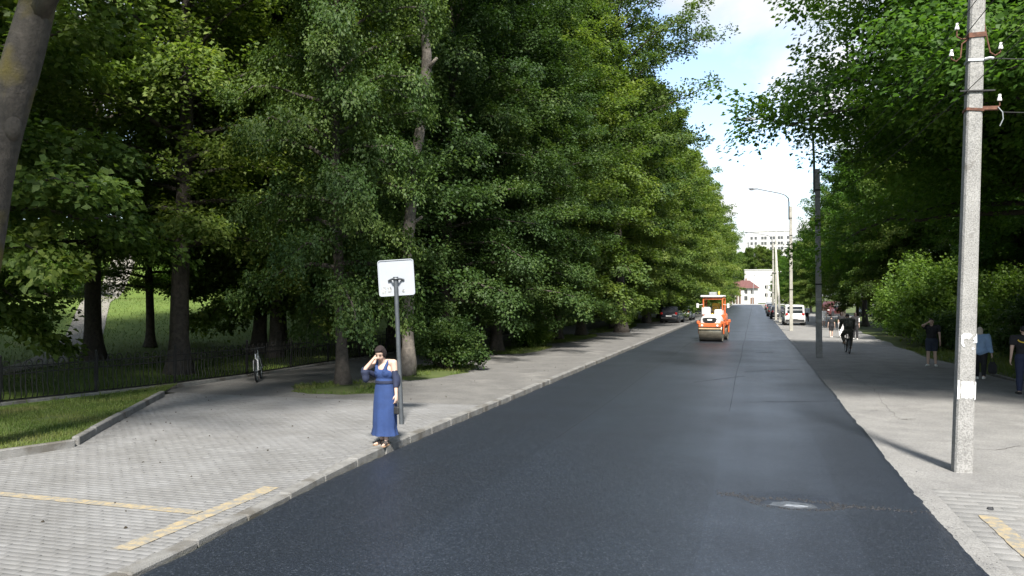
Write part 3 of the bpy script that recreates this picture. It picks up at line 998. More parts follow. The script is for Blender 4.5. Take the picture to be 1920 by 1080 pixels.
TREES = {
    'linden_n': make_tree(21, 20, 5.0, 2.1, p_column, 84, .125, M['linden_shade_tone'], M['bark'], .25, subs=24, per=84, elev=(-2, 62), droop=.44),
    'linden_a': make_tree(11, 19.5, 5.2, 1.9, p_column, 74, .175, M['linden'], M['bark'], .25, subs=19, per=76, elev=(-6, 62), droop=.42),
    'linden_b': make_tree(12, 20.5, 5.6, 2.2, p_oval, 74, .175, M['linden'], M['bark'], .23, subs=19, per=76, elev=(-6, 60), droop=.5),
    'linden_c': make_tree(13, 19.5, 5.8, 2.0, p_oval, 70, .180, M['linden'], M['bark'], .26, subs=19, per=78, elev=(-4, 64), droop=.38),
    'tall': make_tree(14, 28, 7.6, 7.5, p_tall, 62, .19, M['linden_shade_tone'], M['bark'], .34, subs=19, per=80, elev=(10, 58), droop=.36, gap=.12),
    'maple_a': make_tree(15, 19, 9.0, 6.6, p_maple, 84, .162, M['maple'], M['bark'], .34, subs=29, per=100, outw=.75, elev=(5, 62), droop=.20, spray=.45, subl=.31, flat=.5, lv=(.86, 1.05)),
    'maple_b': make_tree(16, 16, 6.8, 4.6, p_oval, 58, .180, M['maple'], M['bark'], .28, subs=20, per=80, elev=(2, 70), droop=.36, subl=.27, flat=.5),
    'park': make_tree(17, 21, 6.4, 4.2, p_round, 60, .17, M['linden'], M['bark'], .33, subs=20, per=82, elev=(2, 66), droop=.42, gap=.05),
}
def shrub_mesh(seed, w_, h, n_stems, leaf, m, per=46):
    r_ = random.Random(seed); rs = np.random.RandomState(seed)
    wood = MB(); Vs, Ts = [], []
    for i in range(n_stems):
        az = i * 2.4 + r_.uniform(-.4, .4); el = R(r_.uniform(12, 86)); ln = r_.uniform(.75, 1.05)
        e = np.array([math.cos(az) * math.cos(el) * w_ * ln, math.sin(az) * math.cos(el) * w_ * ln, h * ln * math.sin(el) * .98 + .12])
        o = np.array([math.cos(az) * .15, math.sin(az) * .15, 0])
        mid = o * .4 + e * .6 + np.array([0, 0, .18 * h * math.cos(el)])
        ss = np.linspace(0, 1, 7)[:, None]
        pl = o * (1 - ss) ** 2 + 2 * mid * ss * (1 - ss) + e * ss ** 2
        wood.tube(pl, [.022 * (1.1 - s) + .004 for s in np.linspace(0, 1, 7)], 4, cap=False)
        lt = r_.gauss(0, .1)
        for j in range(9):
            s = .25 + .75 * (j + r_.random()) / 9
            k = min(int(s * 6), 5); p = pl[k] + (pl[k + 1] - pl[k]) * (s * 6 - k)
            d = unit(unit(pl[k + 1] - pl[k]) * .6 + rs.randn(3) * .55 + np.array([0, 0, .1]))
            sl = .26 * (w_ + h) * .5 * r_.uniform(.6, 1.2) + .1
            q = rs.rand(per)
            B = p + d * (q * sl)[:, None] + rs.randn(per, 3) * (.10 * sl + .05)
            D = unit(d * .5 + rs.randn(per, 3) * .6 + np.array([0, 0, -.2]))
            Nn = unit(np.array([0, 0, 1.]) + rs.randn(per, 3) * .5)
            B[:, 2] = np.maximum(B[:, 2], .06)
            Vs.append(leaf_quads(B, D, Nn, leaf * (.6 + .7 * rs.rand(per))))
            Ts.append(np.clip(.5 + lt + r_.gauss(0, .1) + rs.randn(per) * .12, 0, 1))
    V = np.concatenate(Vs).reshape(-1, 3)
    return wood.mesh('stem', M['bark'], smooth=True), np_mesh('foliage', V, np.arange(len(V)).reshape(-1, 4), m, np.concatenate(Ts))
SHRUBS = {'a': shrub_mesh(41, 2.4, 3.6, 46, .15, M['shrub'], 50), 'b': shrub_mesh(42, 1.5, 1.7, 40, .11, M['shrub'], 40),
          'dark': shrub_mesh(43, 2.0, 2.0, 44, .13, M['linden_shade_tone'], 46)}

def plant(name, kind, x, y, z, s, rz, label, cat='tree', group=None, sz=None, parts=('trunk', 'crown'), src=TREES, tilt=None):
    e = empty(name, (x, y, z), rz, label, cat, group)
    if tilt: e.rotation_euler = (tilt[0], tilt[1], rz)
    e.scale = (s, s, sz or s)
    a = link(parts[0], src[kind][0], e); b = link(parts[1], src[kind][1], e)
    return e

rt = random.Random(5)
# --- avenue row on the left
LEFT_ROW = [  # y, x, kind, scale, z-scale
    (20.1, -11.1, 'linden_n', .63, 1.0, 'shade-toned linden with flared trunk in the grass patch behind the woman in blue'),
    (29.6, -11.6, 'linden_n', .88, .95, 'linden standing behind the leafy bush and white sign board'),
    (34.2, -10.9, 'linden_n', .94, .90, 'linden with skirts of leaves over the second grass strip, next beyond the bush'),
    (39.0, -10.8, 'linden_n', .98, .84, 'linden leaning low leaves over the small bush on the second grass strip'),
    (44.3, -10.7, 'linden_b', 1.0, .84, 'linden on the grey stout trunk at the end of the open footpath'),
    (49.5, -10.5, 'linden_c', .98, 1.0, 'pale lit linden right after the grey stout trunk'),
    (55.0, -8.9, 'tall', 1.0, 1.0, 'tallest ragged tree of the left row, open crown against the sky'),
    (60.5, -10.4, 'linden_a', 1.0, .92, None), (67, -10.3, 'linden_b', 1.08, .98, None), (75.0, -9.6, 'linden_c', 1.16, 1.06, None),
    (82, -10.2, 'linden_a', 1.1, .95, None), (90.0, -10.0, 'linden_b', 1.2, 1.04, None), (98.0, -9.8, 'linden_c', 1.12, .98, None), (107.0, -9.6, 'linden_a', 1.25, 1.06, None),
    (117.0, -9.8, 'linden_b', 1.3, 1.0, None), (128.0, -9.6, 'linden_c', 1.28, 1.06, None), (140.0, -10.0, 'linden_a', 1.3, 1.04, None),
    (153.0, -9.6, 'linden_b', 1.3, 1.0, None), (167.0, -9.6, 'linden_c', 1.35, 1.06, None), (182.0, -10.0, 'linden_a', 1.35, 1.02, None),
    (198.0, -9.6, 'linden_b', 1.4, 1.0, None), (214.0, -9.8, 'linden_c', 1.4, 1.0, None), (231.0, -10.0, 'linden_a', 1.4, 1.0, None)]
for i, (y, x, k, s, sz, lab) in enumerate(LEFT_ROW):
    plant('linden_tree', k, x, y, .08, s, rt.uniform(0, 6.28) + (2.7 if i == 0 else 0), lab or 'green street linden in the far unbroken part of the left avenue row', group='lindens along the left pavement', sz=sz)

# the bare tall trunk seen through the leaves (between the sign and the third tree)
wood = MB(); r_ = random.Random(77); tp, tr_ = [], []
for k in range(34):
    t = k / 33; z = t * 17.5
    tp.append((.95 * smooth(0, .9, t) + .10 * math.sin(z * .9) + .04 * math.sin(z * 2.7), -.2 * t + .06 * math.cos(z * 1.3), z - .1))
    tr_.append((.20 - .09 * t) * (1.6 if k == 0 else 1.25 if k == 1 else 1) * (1 + .10 * math.sin(z * 3.1) * math.sin(z * 1.7)))
wood.tube(tp, tr_, 12)
for z, az, ln in ((5.2, .3, .5), (7.3, 2.2, .35), (9.8, 5.9, .55), (12.2, .8, .5), (13.5, 3.6, .6)):
    c = Vector(tp[int(z / 17.5 * 33)]); d = Vector((math.cos(az), math.sin(az), .7)).normalized()
    wood.tube([c, c + d * ln * .6, c + d * ln], [.075, .06, .045], 7)
e = empty('linden_tree', (-10.4, 22.85, .08), 0, 'tall bare grey trunk rising out of the leaves behind the white sign', 'tree', 'lindens along the left pavement')
wood.build('trunk', M['bark_grey'], e, smooth=True, angle=None)
Vs, Ts = [], []
rs = np.random.RandomState(5)
for k in range(70):
    z = 2.6 + 5.2 * rs.rand(); a = rs.rand() * 6.28; q = .4 + 1.7 * rs.rand()
    c = np.array([.2 + q * math.cos(a), q * math.sin(a), z])
    n_ = 60; B = c + rs.randn(n_, 3) * np.array([.30, .30, .12]); D = unit(rs.randn(n_, 3) * .6 + np.array([math.cos(a), math.sin(a), -.4]))
    Vs.append(leaf_quads(B, D, unit(np.array([0, 0, 1.]) + rs.randn(n_, 3) * .4), .12 * (.65 + .6 * rs.rand(n_)))); Ts.append(np.clip(.5 + .1 * rs.randn() + .12 * rs.randn(n_), 0, 1))
for k in range(150):
    z = 13.4 + 6.2 * rs.rand(); a = rs.rand() * 6.28; q = 2.6 * math.sqrt(rs.rand())
    c = np.array([.9 + q * math.cos(a), q * math.sin(a), z + .2 * q])
    n_ = 60; B = c + rs.randn(n_, 3) * np.array([.34, .34, .13]); D = unit(rs.randn(n_, 3) * .6 + np.array([math.cos(a), math.sin(a), -.3]))
    Vs.append(leaf_quads(B, D, unit(np.array([0, 0, 1.]) + rs.randn(n_, 3) * .4), .15 * (.65 + .6 * rs.rand(n_)))); Ts.append(np.clip(.5 + .1 * rs.randn() + .12 * rs.randn(n_), 0, 1))
V = np.concatenate(Vs).reshape(-1, 3)
link('crown', np_mesh('crown', V, np.arange(len(V)).reshape(-1, 4), M['linden_shade_tone'], np.concatenate(Ts)), e)

# big leaning trunk at the left edge, on the grass corner
LT = at(-128, 868)
wood = MB(); tp, tr_ = [], []
for k in range(26):
    t = k / 25; z = t * 13
    tp.append((.212 * z + .05 * math.sin(z * 1.1), .064 * z + .05 * math.sin(z * .8), z - .15))
    tr_.append((.31 - .008 * z) * (1.6 if k == 0 else 1.2 if k == 1 else 1) * (1 + .05 * math.sin(z * 2.3)))
wood.tube(tp, tr_, 16)
for z, az, ln, r0 in ((6.9, -.15, 3.2, .17), (8.2, 2.4, 3.5, .15), (9.6, .9, 3.0, .14), (11, 3.9, 2.8, .13)):
    c = Vector(tp[int(z / 13 * 25)]); d = Vector((math.cos(az), math.sin(az), 1.0)).normalized()
    wood.tube([c, c + d * ln * .35, c + d * ln * .7 + Vector((0, 0, .3)), c + d * ln + Vector((0, 0, .7))], [r0, r0 * .8, r0 * .6, r0 * .4], 9)
wood.ellipsoid((.212 * 5.0 + .22, .064 * 5.0 - .08, 5.0), (.13, .13, .2))
e = empty('leaning_tree', (LT.x, LT.y, .12), 0, 'large leaning trunk with yellow moss at the left edge of the picture', 'tree')
wood.build('trunk', M['bark_moss'], e, smooth=True, angle=None)
Vs, Ts = [], []
for k in range(420):
    z = 9.2 + 6.0 * rs.rand(); a = rs.rand() * 6.28; q = (2.0 + 3.8 * rs.rand()) * (1 if z < 13 else .7)
    c = np.array([.2 * z - 1 + q * math.cos(a), q * math.sin(a) - 1.5, z])
    n_ = 60; B = c + rs.randn(n_, 3) * np.array([.36, .36, .13]); D = unit(rs.randn(n_, 3) * .6 + np.array([math.cos(a), math.sin(a), -.3]))
    Vs.append(leaf_quads(B, D, unit(np.array([0, 0, 1.]) + rs.randn(n_, 3) * .4), .16 * (.65 + .6 * rs.rand(n_)))); Ts.append(np.clip(.5 + .1 * rs.randn() + .12 * rs.randn(n_), 0, 1))
V = np.concatenate(Vs).reshape(-1, 3)
link('crown', np_mesh('crown', V, np.arange(len(V)).reshape(-1, 4), M['linden'], np.concatenate(Ts)), e)

# --- park trees behind the fence
PARK = [(-18.6, 13.6, 'linden_c', 1.05, 'thick dark park trunk just behind the fence, left of the leaning trunk'),
        (-26.8, 30.5, 'park', .62, 'slender dark park tree standing alone on the mown lawn'),
        (-17.9, 21.9, 'park', .95, 'straight brown park trunk close behind the fence, left of the bicycle'),
        (-18.8, 28.5, 'linden_c', .95, 'dark twin park trunk right behind the bicycle'),
        (-20.4, 30.0, 'park', .9, 'dark park trunk farther behind the bicycle')]
for x, y, k, s, lab in PARK:
    plant('park_tree', k, x, y, lawn_h(x, y) - .03, s, rt.uniform(0, 6.28), lab, group='trees in the park')
for x, y, k, s in [(-25, 25.5, 'park', 1.0), (-22, 34, 'linden_a', 1.0), (-33, 9, 'park', 1.1), (-26, 9.5, 'park', 1.0), (-24.5, 15.5, 'linden_c', 1.0), (-31, 16.5, 'park', 1.0), (-23.5, 40, 'park', 1.0), (-17.6, 37, 'linden_b', 1.0), (-19, 45, 'park', 1.0), (-17.5, 53, 'linden_a', 1.0), (-21, 61, 'park', 1.1),
                   (-18, 69, 'linden_c', 1.0), (-28, 66, 'park', 1.05), (-18, 80, 'park', 1.05), (-26, 84, 'park', 1.05), (-17.5, 92, 'linden_b', 1.0), (-20, 105, 'park', 1.0), (-19, 120, 'park', 1.0),
                   (-43, 15, 'park', 1.05)]:
    plant('park_tree', k, x, y, lawn_h(x, y) - .03, s, rt.uniform(0, 6.28), 'dark leafy tree deeper in the park behind the fence and avenue row', group='trees deep in the park')
for x, y, s in [(-62, 22, 1.0), (-66, 34, 1.1), (-70, 46, 1.0), (-68, 60, 1.1), (-60, 76, 1.1), (-50, 84, 1.05), (-40, 80, 1.0), (-32, 78, 1.0), (-70, 12, 1.0), (-76, 26, 1.1), (-76, 72, 1.1), (-62, 90, 1.15), (-50, 96, 1.1), (-36, 96, 1.1), (-80, 60, 1.2), (-28, 112, 1.1)]:
    plant('park_tree', rt.choice(['park', 'linden_c', 'linden_a']), x, y, lawn_h(x, y) - .03, s, rt.uniform(0, 6.28), 'full leafy tree at the far side of the sunny park clearing', group='trees beyond the park clearing')
for x, y, s in [(-60, 44, 1.3), (-60, 52, 1.4), (-56, 71, 1.4), (-50, 67, 1.3), (-46, 63, 1.2), (-47, 71, 1.5), (-41, 61, 1.1), (-38, 66, 1.5), (-35, 61, 1.1), (-32, 67, 1.4), (-29, 62, 1.2), (-26, 70, 1.4), (-42, 72, 1.5), (-53, 77, 1.5), (-24, 58, .9), (-48, 38, 1.2), (-47, 44, 1.3), (-53, 43, 1.4), (-51, 34, 1.2), (-43, 52, 1.2), (-38, 55, 1.1), (-49, 58, 1.4), (-33, 56, .9)]:
    plant('park_shrub', 'a', x, y, lawn_h(x, y) - .05, s, rt.uniform(0, 6.28), 'sunlit round shrub on the far bank of the park lawn', 'shrub', 'shrubs on the park bank', parts=('stem', 'foliage'), src=SHRUBS)

# bushes in the left row
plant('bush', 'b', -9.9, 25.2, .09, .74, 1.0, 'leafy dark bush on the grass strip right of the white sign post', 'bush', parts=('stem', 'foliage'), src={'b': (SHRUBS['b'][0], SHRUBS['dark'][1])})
plant('bush', 'b', -10.4, 37.6, .09, .75, 2.0, 'small low bush on the second grass strip under the lindens', 'bush', parts=('stem', 'foliage'), src=SHRUBS)
plant('bush', 'b', -10.6, 66.5, .09, .8, 3.0, 'little pale bush at the kerb by the dark parked hatchback', 'bush', parts=('stem', 'foliage'), src=SHRUBS)

# --- right side
RIGHT = [(9.0, 25.0, 'maple_a', 1.0, 'big maple whose crown hangs over the right pavement and big pole'),
         (10.6, 21.8, 'maple_a', .92, 'near maple whose crown fills the top right corner above the big pole'),
         (9.4, 30.8, 'maple_a', .82, 'second spreading maple right behind the big one on the right'),
         (17.5, 41.5, 'maple_b', 1.0, 'maple behind the big one, over the man on the phone'),
         (13.8, 19.0, 'maple_b', 1.0, 'maple at the right edge behind the blue jacket woman'),
         (15.2, 55.0, 'maple_b', .98, 'maple above the bright shrubs on the right'),
         (10.8, 67.0, 'linden_c', .80, 'smaller dense tree beyond the street lamp on the right')]
for x, y, k, s, lab in RIGHT:
    plant('maple_tree' if 'maple' in k else 'linden_tree', k, x, y, -.06, s, rt.uniform(0, 6.28) + (1.6 if k == 'maple_a' else 0), lab, group='trees along the right pavement', sz=.84 if y == 30.8 else None)
for x, y, k, s in [(9.4, 76, 'maple_b', .85), (9.8, 86, 'linden_b', .72), (9.8, 97, 'maple_b', .85), (12.5, 68, 'maple_b', .9), (16.5, 76, 'maple_b', .9), (8.8, 138, 'maple_b', .72), (8.6, 152, 'linden_b', .55), (8.8, 166, 'maple_b', .7), (8.6, 182, 'linden_c', .55), (8.5, 200, 'maple_b', .65), (8.5, 220, 'maple_b', .62), (8.3, 240, 'linden_a', .5),
                   (16.5, 110, 'linden_b', .72), (15.5, 124, 'maple_b', .9), (9.2, 130, 'linden_c', .7)]:
    plant('maple_tree' if 'maple' in k else 'linden_tree', k, x, y, -.06, s, rt.uniform(0, 6.28), 'green roadside tree in the far right row beyond the parked cars', group='far trees on the right')
for x, y, s in [(22, 28, 1.0), (23, 40, 1.0), (18.5, 49.5, .95), (22, 51, 1.05), (18, 61, .95), (26, 33, 1.1), (24, 24, 1.1), (26, 44, 1.1), (24, 60, 1.05), (30, 54, 1.1), (32, 38, 1.1), (28, 72, 1.0), (22, 80, .95), (20, 17, 1.0), (26, 20, 1.1)]:
    plant('maple_tree', rt.choice(['maple_b', 'maple_b', 'park']), x, y, -.06, s, rt.uniform(0, 6.28), 'shaded tree standing behind the maples of the right verge', group='trees behind the right verge')
for x, y, k, s, lab in [(9.3, 46.5, 'a', 1.12, 'bright green arching shrub nearest the cyclist on the right'),
                        (9.4, 52.0, 'a', 1.25, 'tall bright green shrub behind the nearest one on the right'),
                        (11.8, 43.0, 'a', 1.0, 'green shrub in half shade right of the bright arching shrub'),
                        (9.2, 43.2, 'dark', .8, 'dark low bush with drooping leaves at the pavement edge behind the phone man'),
                        (11.6, 37.5, 'dark', 1.2, 'dark bush behind the man in black holding a phone'),
                        (13.5, 31.5, 'dark', 1.3, 'dark bush behind the woman in the light blue jacket'),
                        (13.0, 26.0, 'dark', 1.2, 'dark bush at the right edge behind the officer'),
                        (14.2, 58.0, 'a', 1.2, 'shrub behind the parked dark red van'),
                        (12.5, 64.0, 'a', .9, 'shrub screening the dark red van'),
                        (9.8, 58.5, 'a', .9, 'small shrub below the dark red van')]:
    plant('shrub', k, x, y, -.07, s, rt.uniform(0, 6.28), lab, 'shrub', 'shrubs along the right verge', parts=('stem', 'foliage'), src=SHRUBS)
# trees closing the view at the far end
for x, y, s in [(-16, 292, .8), (8.4, 300, .55), (9.5, 316, .7), (3, 395, 1.25), (-2, 392, 1.2), (7, 390, 1.15), (12, 398, 1.2), (10, 405, 1.2), (-6, 400, 1.3), (18, 400, 1.3), (14, 300, .8), (22, 285, .8), (-28, 285, .9), (-16, 345, 1.0), (30, 330, 1.0), (-34, 320, 1.1), (26, 262, .75), (34, 240, .9), (16, 252, .7), (22, 228, .8), (-24, 250, .9), (-22, 225, .95), (-20, 200, .95), (-20, 170, 1), (-19, 145, 1)]:
    plant('far_tree', rt.choice(['linden_b', 'linden_c', 'maple_b']), x, y, -.06, s, rt.uniform(0, 6.28), 'tree closing the view around the far end of the street', group='trees at the end of the street')

# ------------------------------------------------------------------ street furniture
M['iron'] = mat('black_iron', (0.014, 0.014, 0.014), 0.6, 0.3, var=.4, scale=12)
M['steel'] = mat('dark_steel', (0.09, 0.10, 0.11), 0.5, 0.5, var=.2, scale=5)
M['galv'] = mat('galvanised', (0.42, 0.44, 0.45), 0.45, 0.6, var=.15, scale=10)
M['rust'] = mat('rusty_iron', (0.12, 0.055, 0.035), 0.85, 0.2, var=.5, scale=14)
M['signwhite'] = mat('sign_back_white', (0.32, 0.342, 0.375), 0.42, var=.05, scale=3, dirt=((0.45, 0.46, 0.47), 6, .66))
M['porcelain'] = mat('white_porcelain', (0.80, 0.80, 0.79), 0.2, var=.03)
M['paper'] = mat('torn_paper', (0.70, 0.70, 0.68), 0.85, var=.10, scale=25)
M['black'] = mat('black_rubber', (0.012, 0.012, 0.013), 0.65, var=.25)
M['glass'] = mat('dark_glass', (0.018, 0.022, 0.026), 0.06, var=.2, scale=2, spec=.8)
M['chrome'] = mat('bright_metal', (0.6, 0.6, 0.6), 0.25, 0.9, var=.05)
def pole_concrete(name, c, gr):
    m = mat(name, c, .9, var=.14, scale=3, bump=.5, bump_scale=90, dirt=((c[0] * .55, c[1] * .53, c[2] * .5), 3.5, .62))
    n, l = m.node_tree.nodes, m.node_tree.links
    b = n['Principled BSDF']; src = b.inputs['Base Color'].links[0].from_socket
    tc_ = n.new('ShaderNodeTexCoord'); no = n.new('ShaderNodeTexNoise'); no.inputs['Scale'].default_value = 55; no.inputs['Detail'].default_value = 3
    l.new(tc_.outputs['Object'], no.inputs['Vector'])
    rp = n.new('ShaderNodeValToRGB'); e = rp.color_ramp.elements
    e[0].position = .36; e[0].color = (1 - gr, 1 - gr, 1 - gr, 1); e[1].position = .60; e[1].color = (1.12, 1.12, 1.12, 1)
    l.new(no.outputs['Fac'], rp.inputs['Fac'])
    mm = n.new('ShaderNodeMix'); mm.data_type = 'RGBA'; mm.blend_type = 'MULTIPLY'; mm.inputs['Factor'].default_value = 1
    l.new(src, mm.inputs['A']); l.new(rp.outputs['Color'], mm.inputs['B']); l.new(mm.outputs['Result'], b.inputs['Base Color'])
    return m
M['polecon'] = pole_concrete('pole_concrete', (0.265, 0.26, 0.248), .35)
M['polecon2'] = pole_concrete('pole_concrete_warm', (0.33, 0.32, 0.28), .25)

# ---- iron fence along the park
FP = [(-18.0, 8.0), (-16.5, 14.1), (-15.45, 18.6), (-15.1, 21.4), (-15.15, 56.0)]
fence = empty('iron_fence', (-16.5, 14.1, .06), 0, 'low black iron fence with looped tops along the park', 'fence')
FO = Vector((-16.5, 14.1, .06))
def bar_mesh():
    b = MB()
    pts = []
    def side(x, up):
        q = [(x, 0, .10), (x, -.035, .17), (x, -.05, .24), (x, -.02, .33), (x, .0, .40), (x, 0, .70), (x, 0, .92)]
        return q if up else q[::-1]
    arch = [(-.075 * math.cos(a), 0, .92 + .085 * math.sin(a)) for a in np.linspace(.35, math.pi - .35, 6)]
    b.tube(side(-.075, True) + arch + side(.075, False), .012, 5)
    return b.mesh('bar', M['iron'], smooth=True)
def ring_mesh():
    b = MB(); b.tube([(.042 * math.cos(a), 0, .042 * math.sin(a)) for a in np.linspace(0, 2 * math.pi, 11)], .007, 4, cap=False)
    return b.mesh('ring', M['iron'], smooth=True)
bm_, rm_ = bar_mesh(), ring_mesh()
b = MB(); b.box((0, 0, .53), (.055, .055, 1.10), bevel=.006); b.ellipsoid((0, 0, 1.11), (.04, .04, .045), nu=8, nv=6)
pm_ = b.mesh('post', M['iron'])
for i in range(len(FP) - 1):
    a, c = Vector(FP[i]), Vector(FP[i + 1]); d = c - a; ang = math.atan2(d.y, d.x); n_ = int(d.length / .25)
    nb = max(1, round(d.length / 2.5))
    for k in range(nb + (1 if i == len(FP) - 2 else 0)):
        p = a + d * (k / nb); o = link('post', pm_, fence); o.location = (p.x - FO.x, p.y - FO.y, 0); o.rotation_euler.z = ang
        q = a + d * ((k + 1) / nb)
        if k < nb:
            mid = (p + q) / 2; ln = (q - p).length
            for z_, wd in ((.10, .035), (.70, .03), (.86, .03)):
                rb = MB(); rb.box((0, 0, 0), (ln - .06, .016, wd)); o = rb.build('rail', M['iron'], fence)
                o.location = (mid.x - FO.x, mid.y - FO.y, z_); o.rotation_euler.z = ang
    for k in range(n_):
        p = a + d * ((k + .5) / n_); o = link('bar', bm_, fence)
        o.location = (p.x - FO.x, p.y - FO.y, rj.uniform(-.006, .006)); o.rotation_euler = (0, rj.uniform(-.01, .01), ang)
        if p.y < 26:
            o = link('ring', rm_, fence); o.location = (p.x - FO.x, p.y - FO.y, .78); o.rotation_euler.z = ang
    b = MB(); p = (a + c) / 2; b.box((0, 0, 0), (d.length - .01, .16, .22), bevel=.01)
    o = b.build('plinth', M['concrete'], fence); o.location = (p.x - FO.x, p.y - FO.y, -.04); o.rotation_euler.z = ang

# ---- sign seen from behind
SB = at(753, 798, .05)
sg = empty('road_sign', (SB.x, SB.y, .06), R(16), 'white square sign seen from behind on a dark leaning post', 'road sign')
sg.rotation_euler = (0, R(-2.4), R(15))
b = MB(); b.cyl((0, 0, -.05), (0, 0, 2.86), .046, .042, 18); b.build('post', M['steel'], sg, smooth=True)
def rrect(w_, h_, r_, n_=5):
    pts = []
    for cx, cz, a0 in ((w_ / 2 - r_, h_ / 2 - r_, 0), (-w_ / 2 + r_, h_ / 2 - r_, 90), (-w_ / 2 + r_, -h_ / 2 + r_, 180), (w_ / 2 - r_, -h_ / 2 + r_, 270)):
        for k in range(n_ + 1):
            a = R(a0 + 90 * k / n_); pts.append((cx + r_ * math.cos(a), cz + r_ * math.sin(a)))
    return pts
def slab_xz(b, poly, y0, y1, c=(0, 0)):
    n_ = len(poly)
    v = [(p[0] + c[0], y0, p[1] + c[1]) for p in poly] + [(p[0] + c[0], y1, p[1] + c[1]) for p in poly]
    f = [tuple(range(n_)), tuple(range(n_, 2 * n_))[::-1]] + [(i, (i + 1) % n_, n_ + (i + 1) % n_, n_ + i) for i in range(n_)]
    return b.add(v, f)
bd = empty('board', (0, 0, 0)); bd.parent = sg; bd.location = (-.0, .075, 2.86); bd.rotation_euler = (0, R(-1.2), 0)
b = MB(); slab_xz(b, rrect(.70, .70, .05), 0, .012); b.build('plate', M['signwhite'], bd)
b = MB(); o_, i_ = rrect(.705, .705, .052), rrect(.675, .675, .04)
n_ = len(o_)
v = [(p[0], -.016, p[1]) for p in o_] + [(p[0], -.016, p[1]) for p in i_] + [(p[0], -.002, p[1]) for p in o_] + [(p[0], -.002, p[1]) for p in i_]
f = []
for k in range(n_):
    k2 = (k + 1) % n_
    f += [(k, k2, n_ + k2, n_ + k), (k, 2 * n_ + k, 2 * n_ + k2, k2), (n_ + k, n_ + k2, 3 * n_ + k2, 3 * n_ + k)]
b.add(v, f); b.build('rim', M['signwhite'], bd)
M['sticker'] = mat('torn_grey_sticker', (0.30, 0.31, 0.31), .8, var=.7, scale=22)
b = MB(); slab_xz(b, [(-.045, -.065), (.03, -.065), (.045, .0), (.03, .06), (-.045, .065)], -.005, -.002, (-.255, -.235))
slab_xz(b, [(-.02, -.06), (.035, -.05), (.045, .0), (.03, .055), (-.035, .045)], -.005, -.002, (-.15, -.225)); b.build('sticker', M['sticker'], bd)
b = MB(); slab_xz(b, [(.03 * math.cos(a), .032 * math.sin(a)) for a in np.linspace(0, 5.9, 12)], -.005, -.002, (.125, -.265)); b.build('sticker', M['sticker'], bd)
b = MB(); b.tube([(-.155, .055, 2.80), (-.10, .035, 2.825), (-.045, -.045, 2.835), (0, -.058, 2.838), (.045, -.045, 2.835), (.10, .035, 2.828), (.155, .055, 2.812)], .02, 6)
b.cyl((0, 0, 2.80), (0, 0, 2.873), .052, .052, 16); b.build('bracket', M['steel'], sg, smooth=True)

# ---- the big concrete pole
def tapered(b, w0, d0, w1, d1, z0, z1, bev=.025):
    def sec(w_, d_, z): return [(w_ / 2 - bev, -d_ / 2, z), (w_ / 2, -d_ / 2 + bev, z), (w_ / 2, d_ / 2 - bev, z), (w_ / 2 - bev, d_ / 2, z), (-w_ / 2 + bev, d_ / 2, z), (-w_ / 2, d_ / 2 - bev, z), (-w_ / 2, -d_ / 2 + bev, z), (-w_ / 2 + bev, -d_ / 2, z)]
    return b.loft([sec(w0, d0, z0), sec(w0 + (w1 - w0) * .5, d0 + (d1 - d0) * .5, (z0 + z1) / 2), sec(w1, d1, z1)])
def band(w_, d_, z, h_, m, par, th=.012, rot=None):
    b = MB()
    for s in (-1, 1):
        b.box((0, s * (d_ / 2 + th / 2 + .001), 0), (w_ + 2 * th + .002, th, h_)); b.box((s * (w_ / 2 + th / 2 + .001), 0, 0), (th, d_, h_ * .98))
    o = b.build('band', m, par); o.location = (0, 0, z)
    if rot: o.rotation_euler = rot
    return o
def insulator(par, x, y, z, hook, rz=0):
    b = MB(); b.lathe([(.001, .06), (.019, .056), (.024, .036), (.018, .024), (.021, .016), (.030, -.012), (.033, -.036), (.016, -.04), (.001, -.04)], 12)
    o = b.build('insulator', M['porcelain'], par, smooth=True); o.location = (x, y, z)
    h_ = MB(); h_.tube([Vector(p) - Vector((x, y, z)) for p in hook], .010, 6); h_.build('hook', M['rust'], o, smooth=True)
PB = at(1803, 884, -.03)
bp_ = empty('utility_pole', (PB.x, PB.y, -.03), 0, 'big speckled concrete pole with white paper scraps, nearest on the right', 'utility pole', 'concrete poles along the right pavement')
bp_.rotation_euler = (R(-.4), R(2.05), R(1.5))
b = MB(); tapered(b, .245, .24, .185, .185, -.3, 9.2); b.build('shaft', M['polecon'], bp_)
def wz(z): return .245 - .06 * z / 9.2
band(wz(6.43), wz(6.43), 6.43, .07, M['rust'], bp_, rot=(0, R(-3), 0))
band(wz(6.06), wz(6.06), 6.06, .035, M['galv'], bp_)
band(wz(5.60), wz(5.60), 5.60, .025, M['iron'], bp_)
band(wz(5.33), wz(5.33), 5.33, .04, M['rust'], bp_, rot=(0, R(5), 0))
b = MB(); b.box((.20, -.05, 5.33), (.24, .05, .012)); b.box((.20, -.075, 5.355), (.24, .01, .05)); b.build('cross_arm', M['rust'], bp_)
b = MB(); b.box((.02, -.12, 5.60), (.46, .02, .02)); b.build('cross_arm', M['iron'], bp_)
insulator(bp_, -.255, -.02, 6.58, [(-.11, -.02, 6.40), (-.19, -.02, 6.40), (-.255, -.02, 6.44), (-.255, -.02, 6.55)])
insulator(bp_, -.325, -.05, 6.18, [(-.11, -.05, 6.38), (-.19, -.05, 6.32), (-.20, -.05, 6.12), (-.26, -.05, 6.06), (-.325, -.05, 6.10), (-.325, -.05, 6.15)])
insulator(bp_, .325, -.04, 6.26, [(.10, -.04, 6.62), (.14, -.04, 6.40), (.19, -.04, 6.18), (.26, -.04, 6.13), (.325, -.04, 6.18), (.325, -.04, 6.23)])
insulator(bp_, .32, -.08, 5.49, [(.30, -.07, 5.36), (.33, -.07, 5.39), (.32, -.08, 5.46)])
